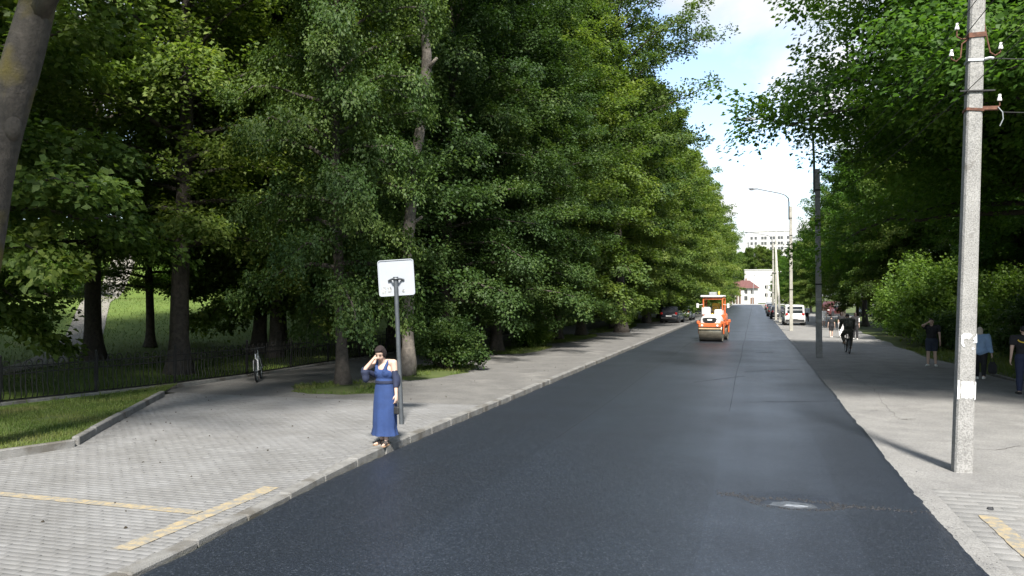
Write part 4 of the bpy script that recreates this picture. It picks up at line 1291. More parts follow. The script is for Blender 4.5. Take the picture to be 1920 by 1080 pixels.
b = MB(); b.tube([(.30, -.09, 5.36), (.36, -.10, 5.28), (.37, -.10, 5.18), (.33, -.10, 5.08)], .007, 5); b.build('hanger', M['galv'], bp_, smooth=True)
b = MB(); b.tube([(.10, -.13, 6.06), (.17, -.14, 6.07), (.21, -.14, 6.06)], .02, 6); b.build('clamp', M['galv'], bp_, smooth=True)
def torn(seed, w_, h_, hole=None):
    r_ = random.Random(seed); n_ = 26; pts = []
    for k in range(n_):
        t = k / n_ * 4; s_ = int(t); u = t - s_
        x, z = [(-1 + 2 * u, -1), (1, -1 + 2 * u), (1 - 2 * u, 1), (-1, 1 - 2 * u)][s_]
        j = r_.uniform(.78, 1.0)
        pts.append((x * w_ / 2 * j, z * h_ / 2 * r_.uniform(.84, 1.0)))
    return pts
b = MB(); yf = -wz(1.2) / 2 - .006
slab_xz(b, torn(1, .185, .27), yf, yf + .004, (.012, 1.215)); b.build('paper_sheet', M['paper'], bp_)
b = MB(); slab_xz(b, torn(2, .03, .30), yf, yf + .004, (-.105, 1.21)); slab_xz(b, torn(9, .02, .28), yf, yf + .004, (.112, 1.21)); b.build('paper_sheet', M['paper'], bp_)
b = MB(); yf = -wz(1.95) / 2 - .006
slab_xz(b, [(-.09, .05), (-.05, .085), (.0, .085), (.035, .08), (.055, .05), (.03, .02), (.01, -.01), (-.02, .01), (-.055, .0), (-.06, -.06), (-.035, -.11), (-.06, -.12), (-.09, -.07)], yf, yf + .004, (.0, 1.96))
slab_xz(b, [(.06, .0), (.1, .05), (.112, .09), (.118, -.05), (.06, -.06), (.09, -.02)], yf, yf + .004, (.0, 1.96)); slab_xz(b, torn(5, .03, .03), yf, yf + .004, (.07, 1.82))
b.build('paper_sheet', M['paper'], bp_)

# ---- lamp posts and other poles down the right side
def lamp_post(px, py, label, H=9.2, lean=(0, 0), dark=False, arm=2.7, rise=0.0):
    g = at(px, py, -.03)
    e = empty('lamp_post', (g.x, g.y, -.03), 0, label, 'street lamp', 'street lamps on concrete poles')
    e.rotation_euler = (lean[0], lean[1], 0)
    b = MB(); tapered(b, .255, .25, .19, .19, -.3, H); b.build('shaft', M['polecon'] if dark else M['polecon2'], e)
    w_ = lambda z: .255 - .065 * z / H
    for z in (H - .9, H - 2.2, 5.6, 3.1):
        band(w_(z), w_(z), z, .06, M['iron'], e)
    b = MB()
    b.tube([(-.13, 0, H - 1.0), (-.13, 0, H + .3), (-.17, 0, H + .62 + rise), (-.38, 0, H + .86 + rise), (-.75, 0, H + rise + 1.02), (-arm + .3, 0, H + rise + 1.42)], [.05, .05, .048, .046, .044, .042], 8)
    b.build('arm', M['steel'], e, smooth=True)
    b = MB(); b.loft([[(x, y, z) for x, y, z in ((-arm + .32, .06, H + rise + 1.38), (-arm + .32, -.06, H + rise + 1.38), (-arm + .32, -.05, H + rise + 1.46), (-arm + .32, .05, H + rise + 1.46))],
                      [(x, y, z) for x, y, z in ((-arm, .13, H + rise + 1.36), (-arm, -.13, H + rise + 1.36), (-arm, -.10, H + rise + 1.50), (-arm, .10, H + rise + 1.50))],
                      [(x, y, z) for x, y, z in ((-arm - .36, .08, H + rise + 1.42), (-arm - .36, -.08, H + rise + 1.42), (-arm - .36, -.06, H + rise + 1.50), (-arm - .36, .06, H + rise + 1.50))]])
    b.build('lamp_head', M['steel'], e)
    b = MB(); b.ellipsoid((-arm - .1, 0, H + rise + 1.37), (.2, .09, .05)); b.build('lamp_glass', M['porcelain'], e, smooth=True)
    return e
lp2 = lamp_post(1536, 670, 'dark shaded lamp post with pale paper band, half hidden by maple leaves', dark=True, lean=(0, R(-.3)), H=8.0, rise=.9)
b = MB(); yf = -.255 / 2 - .004; slab_xz(b, torn(11, .24, .14), yf, yf + .004, (0, 1.55)); slab_xz(b, torn(12, .24, .12), yf, yf + .004, (0, 2.45)); b.build('paper_sheet', mat('grey_paper', (.34, .33, .31), .9), lp2)
lp3 = lamp_post(1483.5, 620, 'pale sunlit lamp post standing in front of the white van', H=9.4)
lp4 = lamp_post(1450, 593, 'distant lamp post whose arm reaches across the pale apartment block', H=9.6, arm=3.2)

def bare_pole(px, py, H, label, lean=(0, 0), w_=.24):
    g = at(px, py, -.03); e = empty('utility_pole', (g.x, g.y, -.03), 0, label, 'utility pole', 'concrete poles along the right pavement')
    e.rotation_euler = (lean[0], lean[1], 0)
    b = MB(); tapered(b, w_, w_, w_ * .72, w_ * .72, -.3, H); b.build('shaft', M['polecon2'], e)
    return e
up = bare_pole(1455, 599.5, 8.8, 'upright concrete pole braced by a slanting strut beside the parked cars')
band(.19, .19, 8.2, .06, M['iron'], up); band(.21, .21, 5.2, .06, M['iron'], up)
b = MB(); b.box((.1, -.12, 5.2), (1.0, .07, .07)); b.build('cross_arm', M['iron'], up)
for x, z in ((-.32, 5.35), (.25, 5.35), (.52, 5.35), (-.3, 8.3), (.34, 8.3)):
    insulator(up, x, -.13, z, [(x * .4, -.1, z - .12), (x, -.13, z - .1), (x, -.13, z - .03)])
g0, g1 = at(1463, 605, -.03), up.location
top_ = Vector((g1.x - .02, g1.y - .14, 8.3)); d_ = top_ - g0
st = empty('pole_strut', (g0.x, g0.y, -.03), 0, 'slanting concrete strut leaning on the upright pole by the dark cars', 'pole strut')
b = MB(); ax = d_.normalized(); u_ = Vector((1, 0, 0)); u_ = (u_ - ax * u_.dot(ax)).normalized(); v_ = ax.cross(u_)
b.loft([[d_ * t + u_ * s0 * w_ + v_ * s1 * w_ for s0, s1 in ((-1, -1), (1, -1), (1, 1), (-1, 1))] for t, w_ in ((0, .115), (.5, .1), (1, .085))]); b.build('shaft', M['polecon2'], st)
bare_pole(1447, 584, 6.2, 'leaning grey pole farther on beside the row of parked cars', lean=(0, R(3)))
bare_pole(1438, 575, 6.0, 'short grey pole at the far end of the parked cars')

# overhead wires: each sags from the big pole to the next lamp post
M['wire'] = mat('black_wire', (.02, .02, .02), .6)
def wire(p, q, sag, label, grp='overhead wires along the right pavement', rad=.006):
    p, q = Vector(p), Vector(q); b = MB()
    b.tube([(p.lerp(q, t) - Vector((0, 0, sag * 4 * t * (1 - t)))) - p for t in np.linspace(0, 1, 15)], rad, 5)
    o = b.build('overhead_wire', M['wire'], smooth=True); o.location = p
    tag(o, label, 'overhead wire', grp); return o
def on_pole(x, y, z):
    m = Matrix.Translation(bp_.location) @ bp_.rotation_euler.to_matrix().to_4x4(); return m @ Vector((x, y, z))
l2 = lp2.location
for x, y, z, x2, z2 in ((-.255, -.02, 6.60, -.35, 8.35), (-.325, -.05, 6.2, -.35, 7.9), (.325, -.04, 6.28, .35, 8.1), (-.12, -.02, 5.6, -.15, 7.3)):
    p = on_pole(x, y, z); wire(p, (l2.x + x2, l2.y - .12, z2 - .55), .35, 'thin sagging overhead wire from the big pole into the maple leaves')
    wire(p, (p.x - .1 + x * .4, -16, z + .8), .3, 'thin overhead wire leaving the big pole towards the viewer', 'overhead wires passing above the viewer')
p = on_pole(.2, -.14, 6.06); wire(p, (p.x + 9, p.y + 4, 7.0), .25, 'grey service wire running right from the pale band of the big pole', None, .009)
p = on_pole(.37, -.1, 5.28); wire(p, (p.x + 9, p.y + 3, 5.8), .2, 'lower service wire running right from the rusty bracket of the big pole', None, .006)

# ---- bicycles
M['bikewhite'] = mat('white_bike_paint', (0.62, 0.62, 0.61), .35, var=.06)
M['bikeblack'] = mat('black_bike_paint', (0.015, 0.015, 0.016), .4, var=.2)
def bicycle(name, loc, rz, label, frame_m, fork_m, tilt=0):
    e = empty(name, loc, rz, label, 'bicycle'); e.rotation_euler = (0, tilt, rz)
    WR = .335
    for yc, nm in ((-.52, 'wheel'), (.54, 'wheel')):
        wh = empty('wheel', (0, yc, WR)); wh.parent = e
        b = MB(); b.tube([(0, (WR - .02) * math.cos(a), (WR - .02) * math.sin(a)) for a in np.linspace(0, 2 * math.pi, 29)], .024, 7, cap=False); b.build('tyre', M['black'], wh, smooth=True)
        b = MB(); b.tube([(0, (WR - .05) * math.cos(a), (WR - .05) * math.sin(a)) for a in np.linspace(0, 2 * math.pi, 29)], .011, 5, cap=False); b.build('rim', M['galv'], wh, smooth=True)
        b = MB(); b.cyl((-.04, 0, 0), (.04, 0, 0), .022, n=8)
        for k in range(16):
            a = 2 * math.pi * k / 16; b.tube([((-1) ** k * .03, .02 * math.cos(a + .5), .02 * math.sin(a + .5)), (0, (WR - .05) * math.cos(a), (WR - .05) * math.sin(a))], .002, 3)
        b.build('spoke_set', M['galv'], wh)
    bb, st_, hd, ht = (0, -.07, .30), (0, -.22, .76), (0, .36, .80), (0, .40, .66)
    b = MB()
    b.tube([bb, st_], .017, 8); b.tube([st_, hd], .017, 8); b.tube([bb, ht], .021, 8); b.tube([hd, ht], .02, 8)
    for s in (-1, 1): b.tube([(s * .02, -.22, .70), (s * .055, -.52, WR)], .009, 6); b.tube([(s * .03, -.07, .30), (s * .055, -.52, WR)], .010, 6)
    b.build('frame', frame_m, e, smooth=True)
    b = MB()
    for s in (-1, 1): b.tube([(0, .41, .66), (s * .055, .425, .62), (s * .06, .54, WR)], [.02, .02, .014], 7)
    b.build('fork', fork_m, e, smooth=True)
    b = MB(); b.tube([(0, .36, .80), (0, .345, .93), (0, .41, .96)], .015, 7); b.tube([(-.30, .33, .98), (-.2, .38, .97), (0, .41, .96), (.2, .38, .97), (.30, .33, .98)], .012, 7); b.build('handlebar', M['bikeblack'], e, smooth=True)
    b = MB(); b.tube([st_, (0, -.25, .90)], .013, 7); b.build('seat_post', M['galv'], e, smooth=True)
    b = MB(); b.loft([[(x * w_, y, .925 + dz + .02 * (1 - x * x)) for x in (-1, -.5, 0, .5, 1)] + [(x * w_ * .8, y, .885 + dz) for x in (1, 0, -1)] for y, w_, dz in ((-.40, .07, .01), (-.33, .085, .0), (-.24, .05, 0), (-.12, .022, .0))]); b.build('saddle', M['black'], e, smooth=True, angle=60)
    b = MB(); b.lathe([(.09, -.004), (.09, .004)], 20, Matrix.Translation((.06, -.07, .30)) @ Matrix.Rotation(R(90), 4, 'Y'))
    b.tube([(.07, -.07, .30), (.085, .06, .20)], .011, 6); b.tube([(-.07, -.07, .30), (-.085, -.20, .40)], .011, 6); b.build('crank', M['steel'], e)
    for s, p in ((1, (.135, .06, .20)), (-1, (-.135, -.20, .40))):
        b = MB(); b.box(p, (.09, .07, .022), bevel=.004); b.build('pedal', M['black'], e)
    return e
g = at(486, 713, .08)
bk = bicycle('bicycle', (g.x, g.y, .08), R(180 + 28), 'white bicycle leaning against the iron fence beyond the flared tree', M['bikewhite'], M['bikewhite'], R(5))

# ---- buildings at the far end
M['wall_white'] = mat('white_render', (0.50, 0.495, 0.48), .9, var=.04, scale=.3, obj_coords=False)
M['wall_cream'] = mat('cream_panel', (0.46, 0.455, 0.45), .9, var=.05, scale=.2, obj_coords=False)
M['rooftile'] = mat('red_roof_tile', (0.11, 0.045, 0.04), .85, var=.25, scale=2.0, bump=.5, bump_scale=6, obj_coords=False)
M['brownwood'] = mat('brown_cladding', (0.16, 0.10, 0.075), .8, var=.2, scale=3)
def window_set(parent, m_frame, w_, h_, spots, face_y, nm='window'):
    b = MB(); t = .07
    for s in (-1, 1): b.box((s * (w_ / 2), 0, 0), (t, .12, h_ + t)); b.box((0, -.003, s * (h_ / 2)), (w_ - t, .12, t))
    b.box((0, 0, 0), (t * .7, .10, h_ - t)); fm = b.mesh('window', m_frame)
    b = MB(); b.box((0, .02, 0), (w_ - .02, .03, h_ - .02)); gm = b.mesh('pane', M['glass'])
    for x, z in spots:
        o = link(nm, fm, parent); o.location = (x, face_y, z); link('pane', gm, o)
bx, by = 6.0, 470
ap = empty('apartment_block', (bx, by, 0), R(-3), 'tall pale apartment block rising behind the trees at the street end', 'building')
b = MB(); b.box((2.0, 6, 19.5), (22, 12, 39)); b.box((-10.2, 6.5, 16.5), (2.6, 10, 33)); b.build('wall', M['wall_cream'], ap)
b = MB(); b.box((2.0, 6, 39.35), (22.6, 12.6, .7)); b.box((5, 6, 40.7), (6, 5, 2)); b.box((-10.2, 6.5, 33.2), (2.8, 10.4, .4)); b.build('roof', M['wall_white'], ap)
for x in (-3.1, 1.3, 5.7, 10.1):
    b = MB(); b.box((x, -.2, 19.5), (.35, .5, 38.6)); b.build('rib', M['wall_white'], ap)
window_set(ap, M['wall_white'], 1.3, 1.7, [(x, z) for x in (-7.4, -5.2, -1.6, .0, 3.0, 4.5, 7.2, 8.7, 12.0) for z in np.arange(2.4, 38, 3.0)], -.03)
window_set(ap, M['wall_white'], 1.0, 1.7, [(-10.2, z) for z in np.arange(2.4, 32, 3.0)], 1.47)
hs = empty('house', (-4.0, 288, 0), R(0), 'white house with a red hipped roof at the end of the street', 'house')
b = MB(); b.box((0, 4, 2.75), (10.4, 8, 5.5)); b.build('wall', M['wall_white'], hs)
b = MB(); zr, ze = 8.2, 5.45
b.add([(-5.9, -.8, ze), (5.9, -.8, ze), (5.9, 8.8, ze), (-5.9, 8.8, ze), (-2.4, 4, zr), (2.4, 4, zr)], [(0, 1, 5, 4), (1, 2, 5), (2, 3, 4, 5), (3, 0, 4), (0, 3, 2, 1)]); rf = b.build('roof', M['rooftile'], hs)
b = MB(); b.box((1.2, 4.8, 8.2), (.6, .6, 1.5)); b.build('chimney', M['brownwood'], rf)
b = MB(); b.box((3.3, -.04, 1.1), (1.2, .14, 2.2)); b.build('door', M['brownwood'], hs)
window_set(hs, M['wall_white'], 1.1, 1.5, [(1.2, 2.0), (1.2, 4.2), (3.3, 4.2)], -.04)
for x in (-4.7, -3.7, -2.7, -1.7, -.7):
    b = MB(); b.box((x, -.5, 2.6), (.45, .5, 5.2), bevel=.03); b.build('column', M['brownwood'], hs)
wb = empty('white_building', (2.2, 338, 0), 0, 'plain bright white building wall between the red roof and the trees', 'building')
b = MB(); b.box((0, 5, 6.6), (12, 10, 13.2)); b.build('wall', M['wall_white'], wb)
b = MB(); b.box((0, 5, 13.35), (12.4, 10.4, .3)); b.build('roof', M['wall_white'], wb)
window_set(wb, M['wall_white'], 1.2, 1.4, [(x, z) for x in (2.4, 4.6) for z in (3.2, 6.4)], -.04)
# round white sign and small lamp near the end
e = empty('round_sign', (-3.3, 264, .02), 0, 'small round white sign on a post at the far crossing', 'road sign')
b = MB(); b.cyl((0, 0, 0), (0, 0, 3.0), .05, n=8); b.build('post', M['galv'], e)
b = MB(); b.lathe([(.45, -.02), (.45, .02)], 20, Matrix.Translation((0, -.07, 3.3)) @ Matrix.Rotation(R(90), 4, 'X')); b.build('plate', M['porcelain'], e)
e = empty('street_lamp', (-.6, 268, .02), 0, 'thin tilted lamp standing before the red-roofed house', 'street lamp'); e.rotation_euler = (0, R(3), 0)
b = MB(); b.cyl((0, 0, 0), (0, 0, 9.2), .09, .05, n=8); b.build('pole', M['galv'], e)
b = MB(); b.box((.1, -.25, 9.25), (.35, .7, .2), bevel=.04); b.build('lamp_head', M['steel'], e)
# ------------------------------------------------------------------ vehicles
def paint(name, c, rough=.28, coat=.6, metal=0.0): return mat(name, c, rough, metal, var=.04, scale=2, coat=coat)
M['p_white'] = paint('white_car_paint', (.72, .72, .71)); M['p_dark'] = paint('dark_blue_black_paint', (.014, .016, .022))
M['p_silver'] = paint('silver_paint', (.33, .34, .35), metal=.5); M['p_grey'] = paint('graphite_paint', (.055, .058, .065), metal=.3)
M['p_red'] = paint('dark_red_paint', (.075, .018, .018)); M['p_orange'] = mat('orange_machine_paint', (.55, .12, .035), .5, var=.15, scale=4, coat=.15, dirt=((.22, .09, .05), 3.5, .58))
M['redlamp'] = mat('red_lamp', (.35, .02, .02), .2, var=.05); M['clearlamp'] = mat('clear_lamp', (.75, .75, .72), .1, var=.03)
M['plate'] = mat('number_plate', (.75, .75, .73), .5, var=.03); M['plastic'] = mat('black_plastic', (.02, .02, .021), .6)

def wheel_parts(par, x, y, r_, w_, side):
    wh = empty('wheel', (0, 0, 0)); wh.parent = par; wh.location = (x, y, r_)
    m = Matrix.Rotation(R(90), 4, 'Y')
    b = MB(); b.lathe([(r_ * .62, -w_ / 2), (r_ * .93, -w_ / 2), (r_, -w_ * .3), (r_, w_ * .3), (r_ * .93, w_ / 2), (r_ * .62, w_ / 2)], 20, m); b.build('tyre', M['black'], wh, smooth=True)
    b = MB(); s = side * w_ * .46
    b.lathe([(.001, s * .82), (r_ * .16, s * .85), (r_ * .2, s * .7), (r_ * .56, s * .72), (r_ * .64, s)], 20, m)
    for k in range(6):
        a = k * math.pi / 3; b.box((s * .86, r_ * .38 * math.cos(a), r_ * .38 * math.sin(a)), (.02, r_ * .44, r_ * .13), rot=(a, 0, 0))
    b.build('rim', M['galv'], wh)

def car(name, loc, rz, label, paint_m, cat='car', grp=None, L_=4.2, W=1.75, H=1.5, hood=.95, tail=.0, belt=.92, hoodz=.80, taper=.80, ws=.55, rs=.35, plate=True):
    """front is +Y; hood = length of the bonnet, tail = length of a boot, ws / rs = run of windscreen and rear glass"""
    e = empty(name, loc, rz, label, cat, grp)
    y0, y1 = -L_ / 2, L_ / 2
    hw = W / 2
    def sec(y, zt, w_, zb=.24):
        return [(-w_ * .90, y, zb), (-w_ * .99, y, zb + .12), (-w_, y, (zb + zt) * .52), (-w_ * .97, y, zt - .10), (-w_ * .88, y, zt), (0, y, zt + .025), (w_ * .88, y, zt), (w_ * .97, y, zt - .10), (w_, y, (zb + zt) * .52), (w_ * .99, y, zb + .12), (w_ * .90, y, zb)]
    yb = y1 - hood
    body = MB()
    st = [(y0, belt - .14, hw * .86, .34), (y0 + .10, belt - .03, hw * .95, .27), (y0 + .45, belt, hw, .24), (y0 + tail + rs + .3, belt, hw, .22), (0, belt - .01, hw, .22), (yb, belt - .03, hw, .22), (y1 - hood * .45, (belt + hoodz) / 2 - .02, hw * .98, .23), (y1 - .18, hoodz - .06, hw * .92, .24), (y1 - .04, hoodz - .16, hw * .84, .28), (y1, hoodz - .28, hw * .76, .34)]
    body.loft([sec(*s) for s in st])
    body.build('body', paint_m, e, smooth=True, angle=50)
    # cabin
    yr0, yr1 = y0 + tail + .06, yb + .08                     # base of rear glass, base of windscreen
    tr0, tr1 = yr0 + rs, yr1 - ws                            # roof rear, roof front
    tw = hw * taper
    bw = hw * .90
    def ring(z, ya, yb_, w_, k=.12):
        return [(-w_ + k, ya, z), (-w_, ya + k, z), (-w_, yb_ - k, z), (-w_ + k, yb_, z), (w_ - k, yb_, z), (w_, yb_ - k, z), (w_, ya + k, z), (w_ - k, ya, z)]
    cab = MB(); zt = H - .07
    cab.loft([ring(belt - .03, yr0, yr1, bw), ring((belt + zt) / 2, (yr0 * .52 + tr0 * .48), (yr1 * .52 + tr1 * .48), (bw * .49 + tw * .51)), ring(zt, tr0, tr1, tw), ring(H - .015, tr0 + .12, tr1 - .14, tw - .10), ring(H, tr0 + .4, tr1 - .5, tw - .30)])
    cab.build('cabin', paint_m, e, smooth=True, angle=38)
    def on(t, u, side):                                      # point on a glass face: t height 0..1, u along 0..1
        z = belt + .02 + (zt - belt - .05) * t
        q = (z - belt + .03) / (zt - belt + .03)
        ya, yb_ = yr0 + (tr0 - yr0) * q, yr1 + (tr1 - yr1) * q; w_ = bw + (tw - bw) * q
        if side in ('l', 'r'):
            s = 1 if side == 'r' else -1; return (s * (w_ + .006), ya + .16 + (yb_ - ya - .32) * u, z)
        x = (-w_ + .15) + (2 * w_ - .30) * u
        return (x, (yb_ + .006) if side == 'f' else (ya - .006), z)
    def pane(side, u0, u1, nm):
        b = MB(); q = [on(.06, u0, side), on(.06, u1, side), on(.94, u1, side), on(.94, u0, side)]
        c = sum((Vector(p) for p in q), Vector()) / 4
        n_ = (Vector(q[1]) - Vector(q[0])).cross(Vector(q[3]) - Vector(q[0])).normalized() * .008
        if n_.dot(Vector((c.x, c.y, 0))) < 0: n_ = -n_
        b.add(q + [tuple(Vector(p) - n_ * 2) for p in q], [(0, 1, 2, 3), (7, 6, 5, 4), (0, 4, 5, 1), (1, 5, 6, 2), (2, 6, 7, 3), (3, 7, 4, 0)])
        b.build(nm, M['glass'], e)
    pane('f', -.02, 1.02, 'windscreen'); pane('b', .0, 1.0, 'rear_window')
    for s in 'lr': pane(s, .0, .47, 'side_window'); pane(s, .51, 1.0, 'side_window')
    r_ = .31 if H < 1.7 else .33
    for y in (y0 + .78, y1 - .80):
        for s in (-1, 1):
            wheel_parts(e, s * (hw - .10), y, r_, .20, s)
            b = MB(); b.lathe([(r_ + .055, s * (hw + .004)), (r_ + .055, s * (hw - .25)), (.05, s * (hw - .25)), (.05, s * (hw - .24)), (r_ + .045, s * (hw - .02))], 18, Matrix.Translation((0, y, r_)) @ Matrix.Rotation(R(90), 4, 'Y')); b.build('wheel_arch', M['plastic'], e)
    for s in (-1, 1):
        b = MB(); b.box((s * hw * .76, y0 + .03, belt - .17 if tail else belt - .02), (.20, .12, .22 if tail == 0 else .14), bevel=.03); b.build('tail_light', M['redlamp'], e)
        b = MB(); b.box((s * hw * .66, y1 - .10, hoodz - .20), (.34, .18, .15), bevel=.04); b.build('headlight', M['clearlamp'], e)
        b = MB(); b.box((s * (hw + .07), yr1 - .30, belt + .06), (.17, .10, .13), bevel=.035); b.build('wing_mirror', M['plastic'], e)
    b = MB(); b.box((0, y0 + .02, .45), (W * .86, .16, .20), bevel=.05); b.build('bumper', M['plastic'], e)
    b = MB(); b.box((0, y1 - .03, .43), (W * .80, .16, .18), bevel=.05); b.build('bumper', M['plastic'], e)
    b = MB(); b.box((0, y1 - .03, hoodz - .24), (W * .40, .06, .10), bevel=.02); b.build('grille', M['plastic'], e)
    if plate:
        b = MB(); b.box((0, y0 - .035 if tail == 0 else y0 - .0, .66 if tail == 0 else .62), (.52, .03, .115), bevel=.005); b.build('number_plate', M['plate'], e)
    return e
def stand(px, py, z, L_):                                    # centre of a car whose rear stands at this pixel
    g = at(px, py, z); return (g.x, g.y + L_ / 2, z)
car('parked_car', stand(1257, 606, .08, 4.1), R(-4), 'dark hatchback parked under the lindens, its rear and white plate towards us', M['p_dark'], H=1.56, grp='cars parked on the left pavement')
car('parked_car', stand(1281, 601, .08, 4.3), R(-3), 'silver car parked beyond the dark hatchback on the left pavement', M['p_silver'], H=1.5, grp='cars parked on the left pavement')
GR = 'cars parked along the right kerb'
car('parked_van', stand(1490, 610.5, -.03, 4.2), R(1), 'white high-roofed van parked behind the pale lamp post, seen from the rear', M['p_white'], 'van', GR, L_=4.2, W=1.82, H=1.84, hood=.95, belt=1.02, hoodz=.92, taper=.86, rs=.16, ws=.62)
car('parked_car', stand(1460, 599, -.03, 4.4), R(0), 'dark car parked just left of the white van, beyond the strut', M['p_dark'], grp=GR, L_=4.4)
car('parked_car', stand(1452, 594, -.03, 4.5), R(1), 'graphite saloon parked second ahead of the white van', M['p_grey'], grp=GR, L_=4.5, tail=.5, H=1.45)
car('parked_car', stand(1447.5, 588, -.03, 4.3), R(0), 'black car parked third ahead of the white van', M['p_dark'], grp=GR, L_=4.3)
car('parked_car', stand(1443, 581.5, -.03, 4.3), R(0), 'silver car parked farthest along the right kerb', M['p_silver'], grp=GR, L_=4.3)
g = at(1561, 593, -.03)
car('parked_van', (g.x, g.y + 2, -.03), R(150), 'dark red van with pale roof parked aside behind the shrubs on the right', M['p_red'], 'van', 'vehicles parked aside on the right', L_=4.5, W=1.85, H=1.95, hood=1.0, belt=1.08, hoodz=1.0, taper=.86, rs=.2, ws=.75)
car('parked_car', (g.x + 4.6, g.y + 4.5, -.03), R(165), 'silver car half hidden by leaves right of the dark red van', M['p_silver'], grp='vehicles parked aside on the right')

# small orange lorry at the end of the street
g = at(1427, 566, .02)
lo = empty('orange_lorry', (g.x, g.y, .02), R(180), 'small orange lorry at the far end of the street', 'lorry')
b = MB(); b.box((0, .9, 1.55), (2.0, 1.5, 1.9), bevel=.12); b.build('cab', M['p_orange'], lo)
b = MB(); b.box((0, 1.665, 1.95), (1.7, .04, .75), bevel=.015); b.build('windscreen', M['glass'], lo)
b = MB(); b.box((0, -1.7, 1.65), (2.1, 3.4, 1.5), bevel=.04); b.build('load_bed', M['p_orange'], lo)
b = MB(); b.box((0, 1.68, .62), (2.0, .14, .3), bevel=.04); b.build('bumper', M['plastic'], lo)
for y in (.9, -2.3):
    for s in (-1, 1): wheel_parts(lo, s * .88, y, .42, .26, s)

# ---- road roller (front is -Y)
g = at(1333, 641, 0)
rl_ = empty('road_roller', (g.x, g.y + .55, 0), R(-5), 'orange and white road roller with steel drum driving on the fresh asphalt', 'road roller')
M['drum'] = mat('worn_drum_steel', (.30, .27, .21), .38, .85, var=.25, scale=3, dirt=((.10, .085, .06), 2.5, .56))
M['hoodwhite'] = mat('white_hood_paint', (.58, .57, .57), .4, var=.08, coat=.2, dirt=((.36, .30, .26), 4, .62))
M['yellow'] = mat('yellow_cover', (.68, .50, .09), .7, var=.1)
def drum(y):
    dr = empty('drum', (0, 0, 0)); dr.parent = rl_; dr.location = (0, y, .55)
    m = Matrix.Rotation(R(90), 4, 'Y')
    b = MB(); b.lathe([(.40, -.60), (.545, -.63), (.55, -.615), (.55, .615), (.545, .63), (.40, .60)], 40, m); b.build('shell', M['drum'], dr, smooth=True, angle=50)
    b = MB()
    for s in (-1, 1): b.lathe([(.001, s * .52), (.18, s * .53), (.2, s * .585), (.395, s * .59)], 24, m)
    b.build('hub', M['iron'], dr)
drum(0); drum(2.35)
for y, sg_ in ((0, -1), (2.35, 1)):
    b = MB()
    for s in (-1, 1):
        b.box((s * .685, y, .72), (.07, .34, .62), bevel=.03)
        b.box((s * .66, y + sg_ * -.30, .98), (.13, .86, .26), bevel=.06)
    b.box((0, y + sg_ * .60, .93), (1.28, .16, .26), bevel=.05)
    b.box((0, y - sg_ * .70, .95), (1.20, .20, .34), bevel=.05)
    b.build('yoke', M['p_orange'], rl_)
    b = MB(); b.box((0, y + sg_ * .60, .745), (1.24, .05, .09), bevel=.01); b.build('scraper', mat('scraper_tan', (.45, .33, .20), .6), rl_)
    for s in (-1, 1):
        b = MB(); b.cyl((s * .42, y + sg_ * .66, .93), (s * .42, y + sg_ * .70, .93), .06, n=12); b.build('headlight', M['clearlamp'], rl_)
        b = MB(); b.box((s * .66, y + sg_ * .52, 1.08), (.16, .22, .20), bevel=.04); b.build('lamp_guard', M['p_orange'], rl_)
# bonnet: rounded shell with the dark smile-shaped grille
def hood_sec(y, w_, z0, z1):
    pts = []
    for k in range(13):
        a = math.pi * k / 12; c_, s_ = math.cos(a), math.sin(a)
        pts.append((w_ * math.copysign(abs(c_) ** .55, c_), y, z0 + (z1 - z0) * abs(s_) ** .6))
    return pts
b = MB(); b.loft([hood_sec(-.62, .46, 1.00, 1.36), hood_sec(-.56, .53, .98, 1.45), hood_sec(-.35, .57, .97, 1.50), hood_sec(.5, .58, .97, 1.53), hood_sec(.72, .58, .97, 1.53)]); b.build('bonnet', M['hoodwhite'], rl_, smooth=True, angle=50)
gp = [(-.40, .10), (-.26, .145), (0, .16), (.26, .145), (.40, .10), (.36, -.04), (.26, -.14), (0, -.17), (-.26, -.14), (-.36, -.04)]
b = MB(); slab_xz(b, gp, -.66, -.60, (0, 1.22)); gr = b.build('grille', M['plastic'], rl_)
b = MB()
for k in range(4): b.box((0, -.667, 1.10 + k * .055), (.60 - .06 * abs(k - 2), .012, .015))
b.build('slat', M['iron'], gr)
b = MB(); b.box((0, -.672, 1.235), (.26, .018, .085), bevel=.008); b.build('badge', M['plate'], gr)
b = MB(); b.box((0, 1.18, 1.10), (1.16, .95, .30), bevel=.05); b.build('platform', M['p_orange'], rl_)
b = MB(); b.box((0, 2.25, 1.28), (1.14, 1.25, .62), bevel=.12); b.build('engine_cover', M['p_orange'], rl_)
for x, z, w_, h_ in ((-.40, 1.70, .50, .48), (.33, 1.63, .52, .34)):
    b = MB(); b.box((x, .76, z), (w_, .30, h_), bevel=.06); b.build('console', M['hoodwhite'], rl_)
b = MB(); b.box((.06, 1.30, 1.50), (.46, .46, .14), bevel=.05); b.box((.06, 1.52, 1.86), (.46, .12, .60), bevel=.05); b.build('seat', M['yellow'], rl_)
b = MB(); b.tube([(.06 + .18 * math.cos(a), .92 + .06 * math.sin(a), 1.83 + .16 * math.sin(a)) for a in np.linspace(0, 2 * math.pi, 19)], .018, 6, cap=False); b.tube([(.06, .80, 1.55), (.06, .92, 1.83)], .03, 7); b.build('steering_wheel', M['black'], rl_, smooth=True)
b = MB()
for x in (-.54, .54):
    b.box((x, .66, 1.95), (.075, .075, 1.0), bevel=.012); b.box((x, 1.78, 1.95), (.075, .075, 1.0), bevel=.012); b.box((x, 1.22, 2.44), (.07, 1.04, .07), bevel=.012)
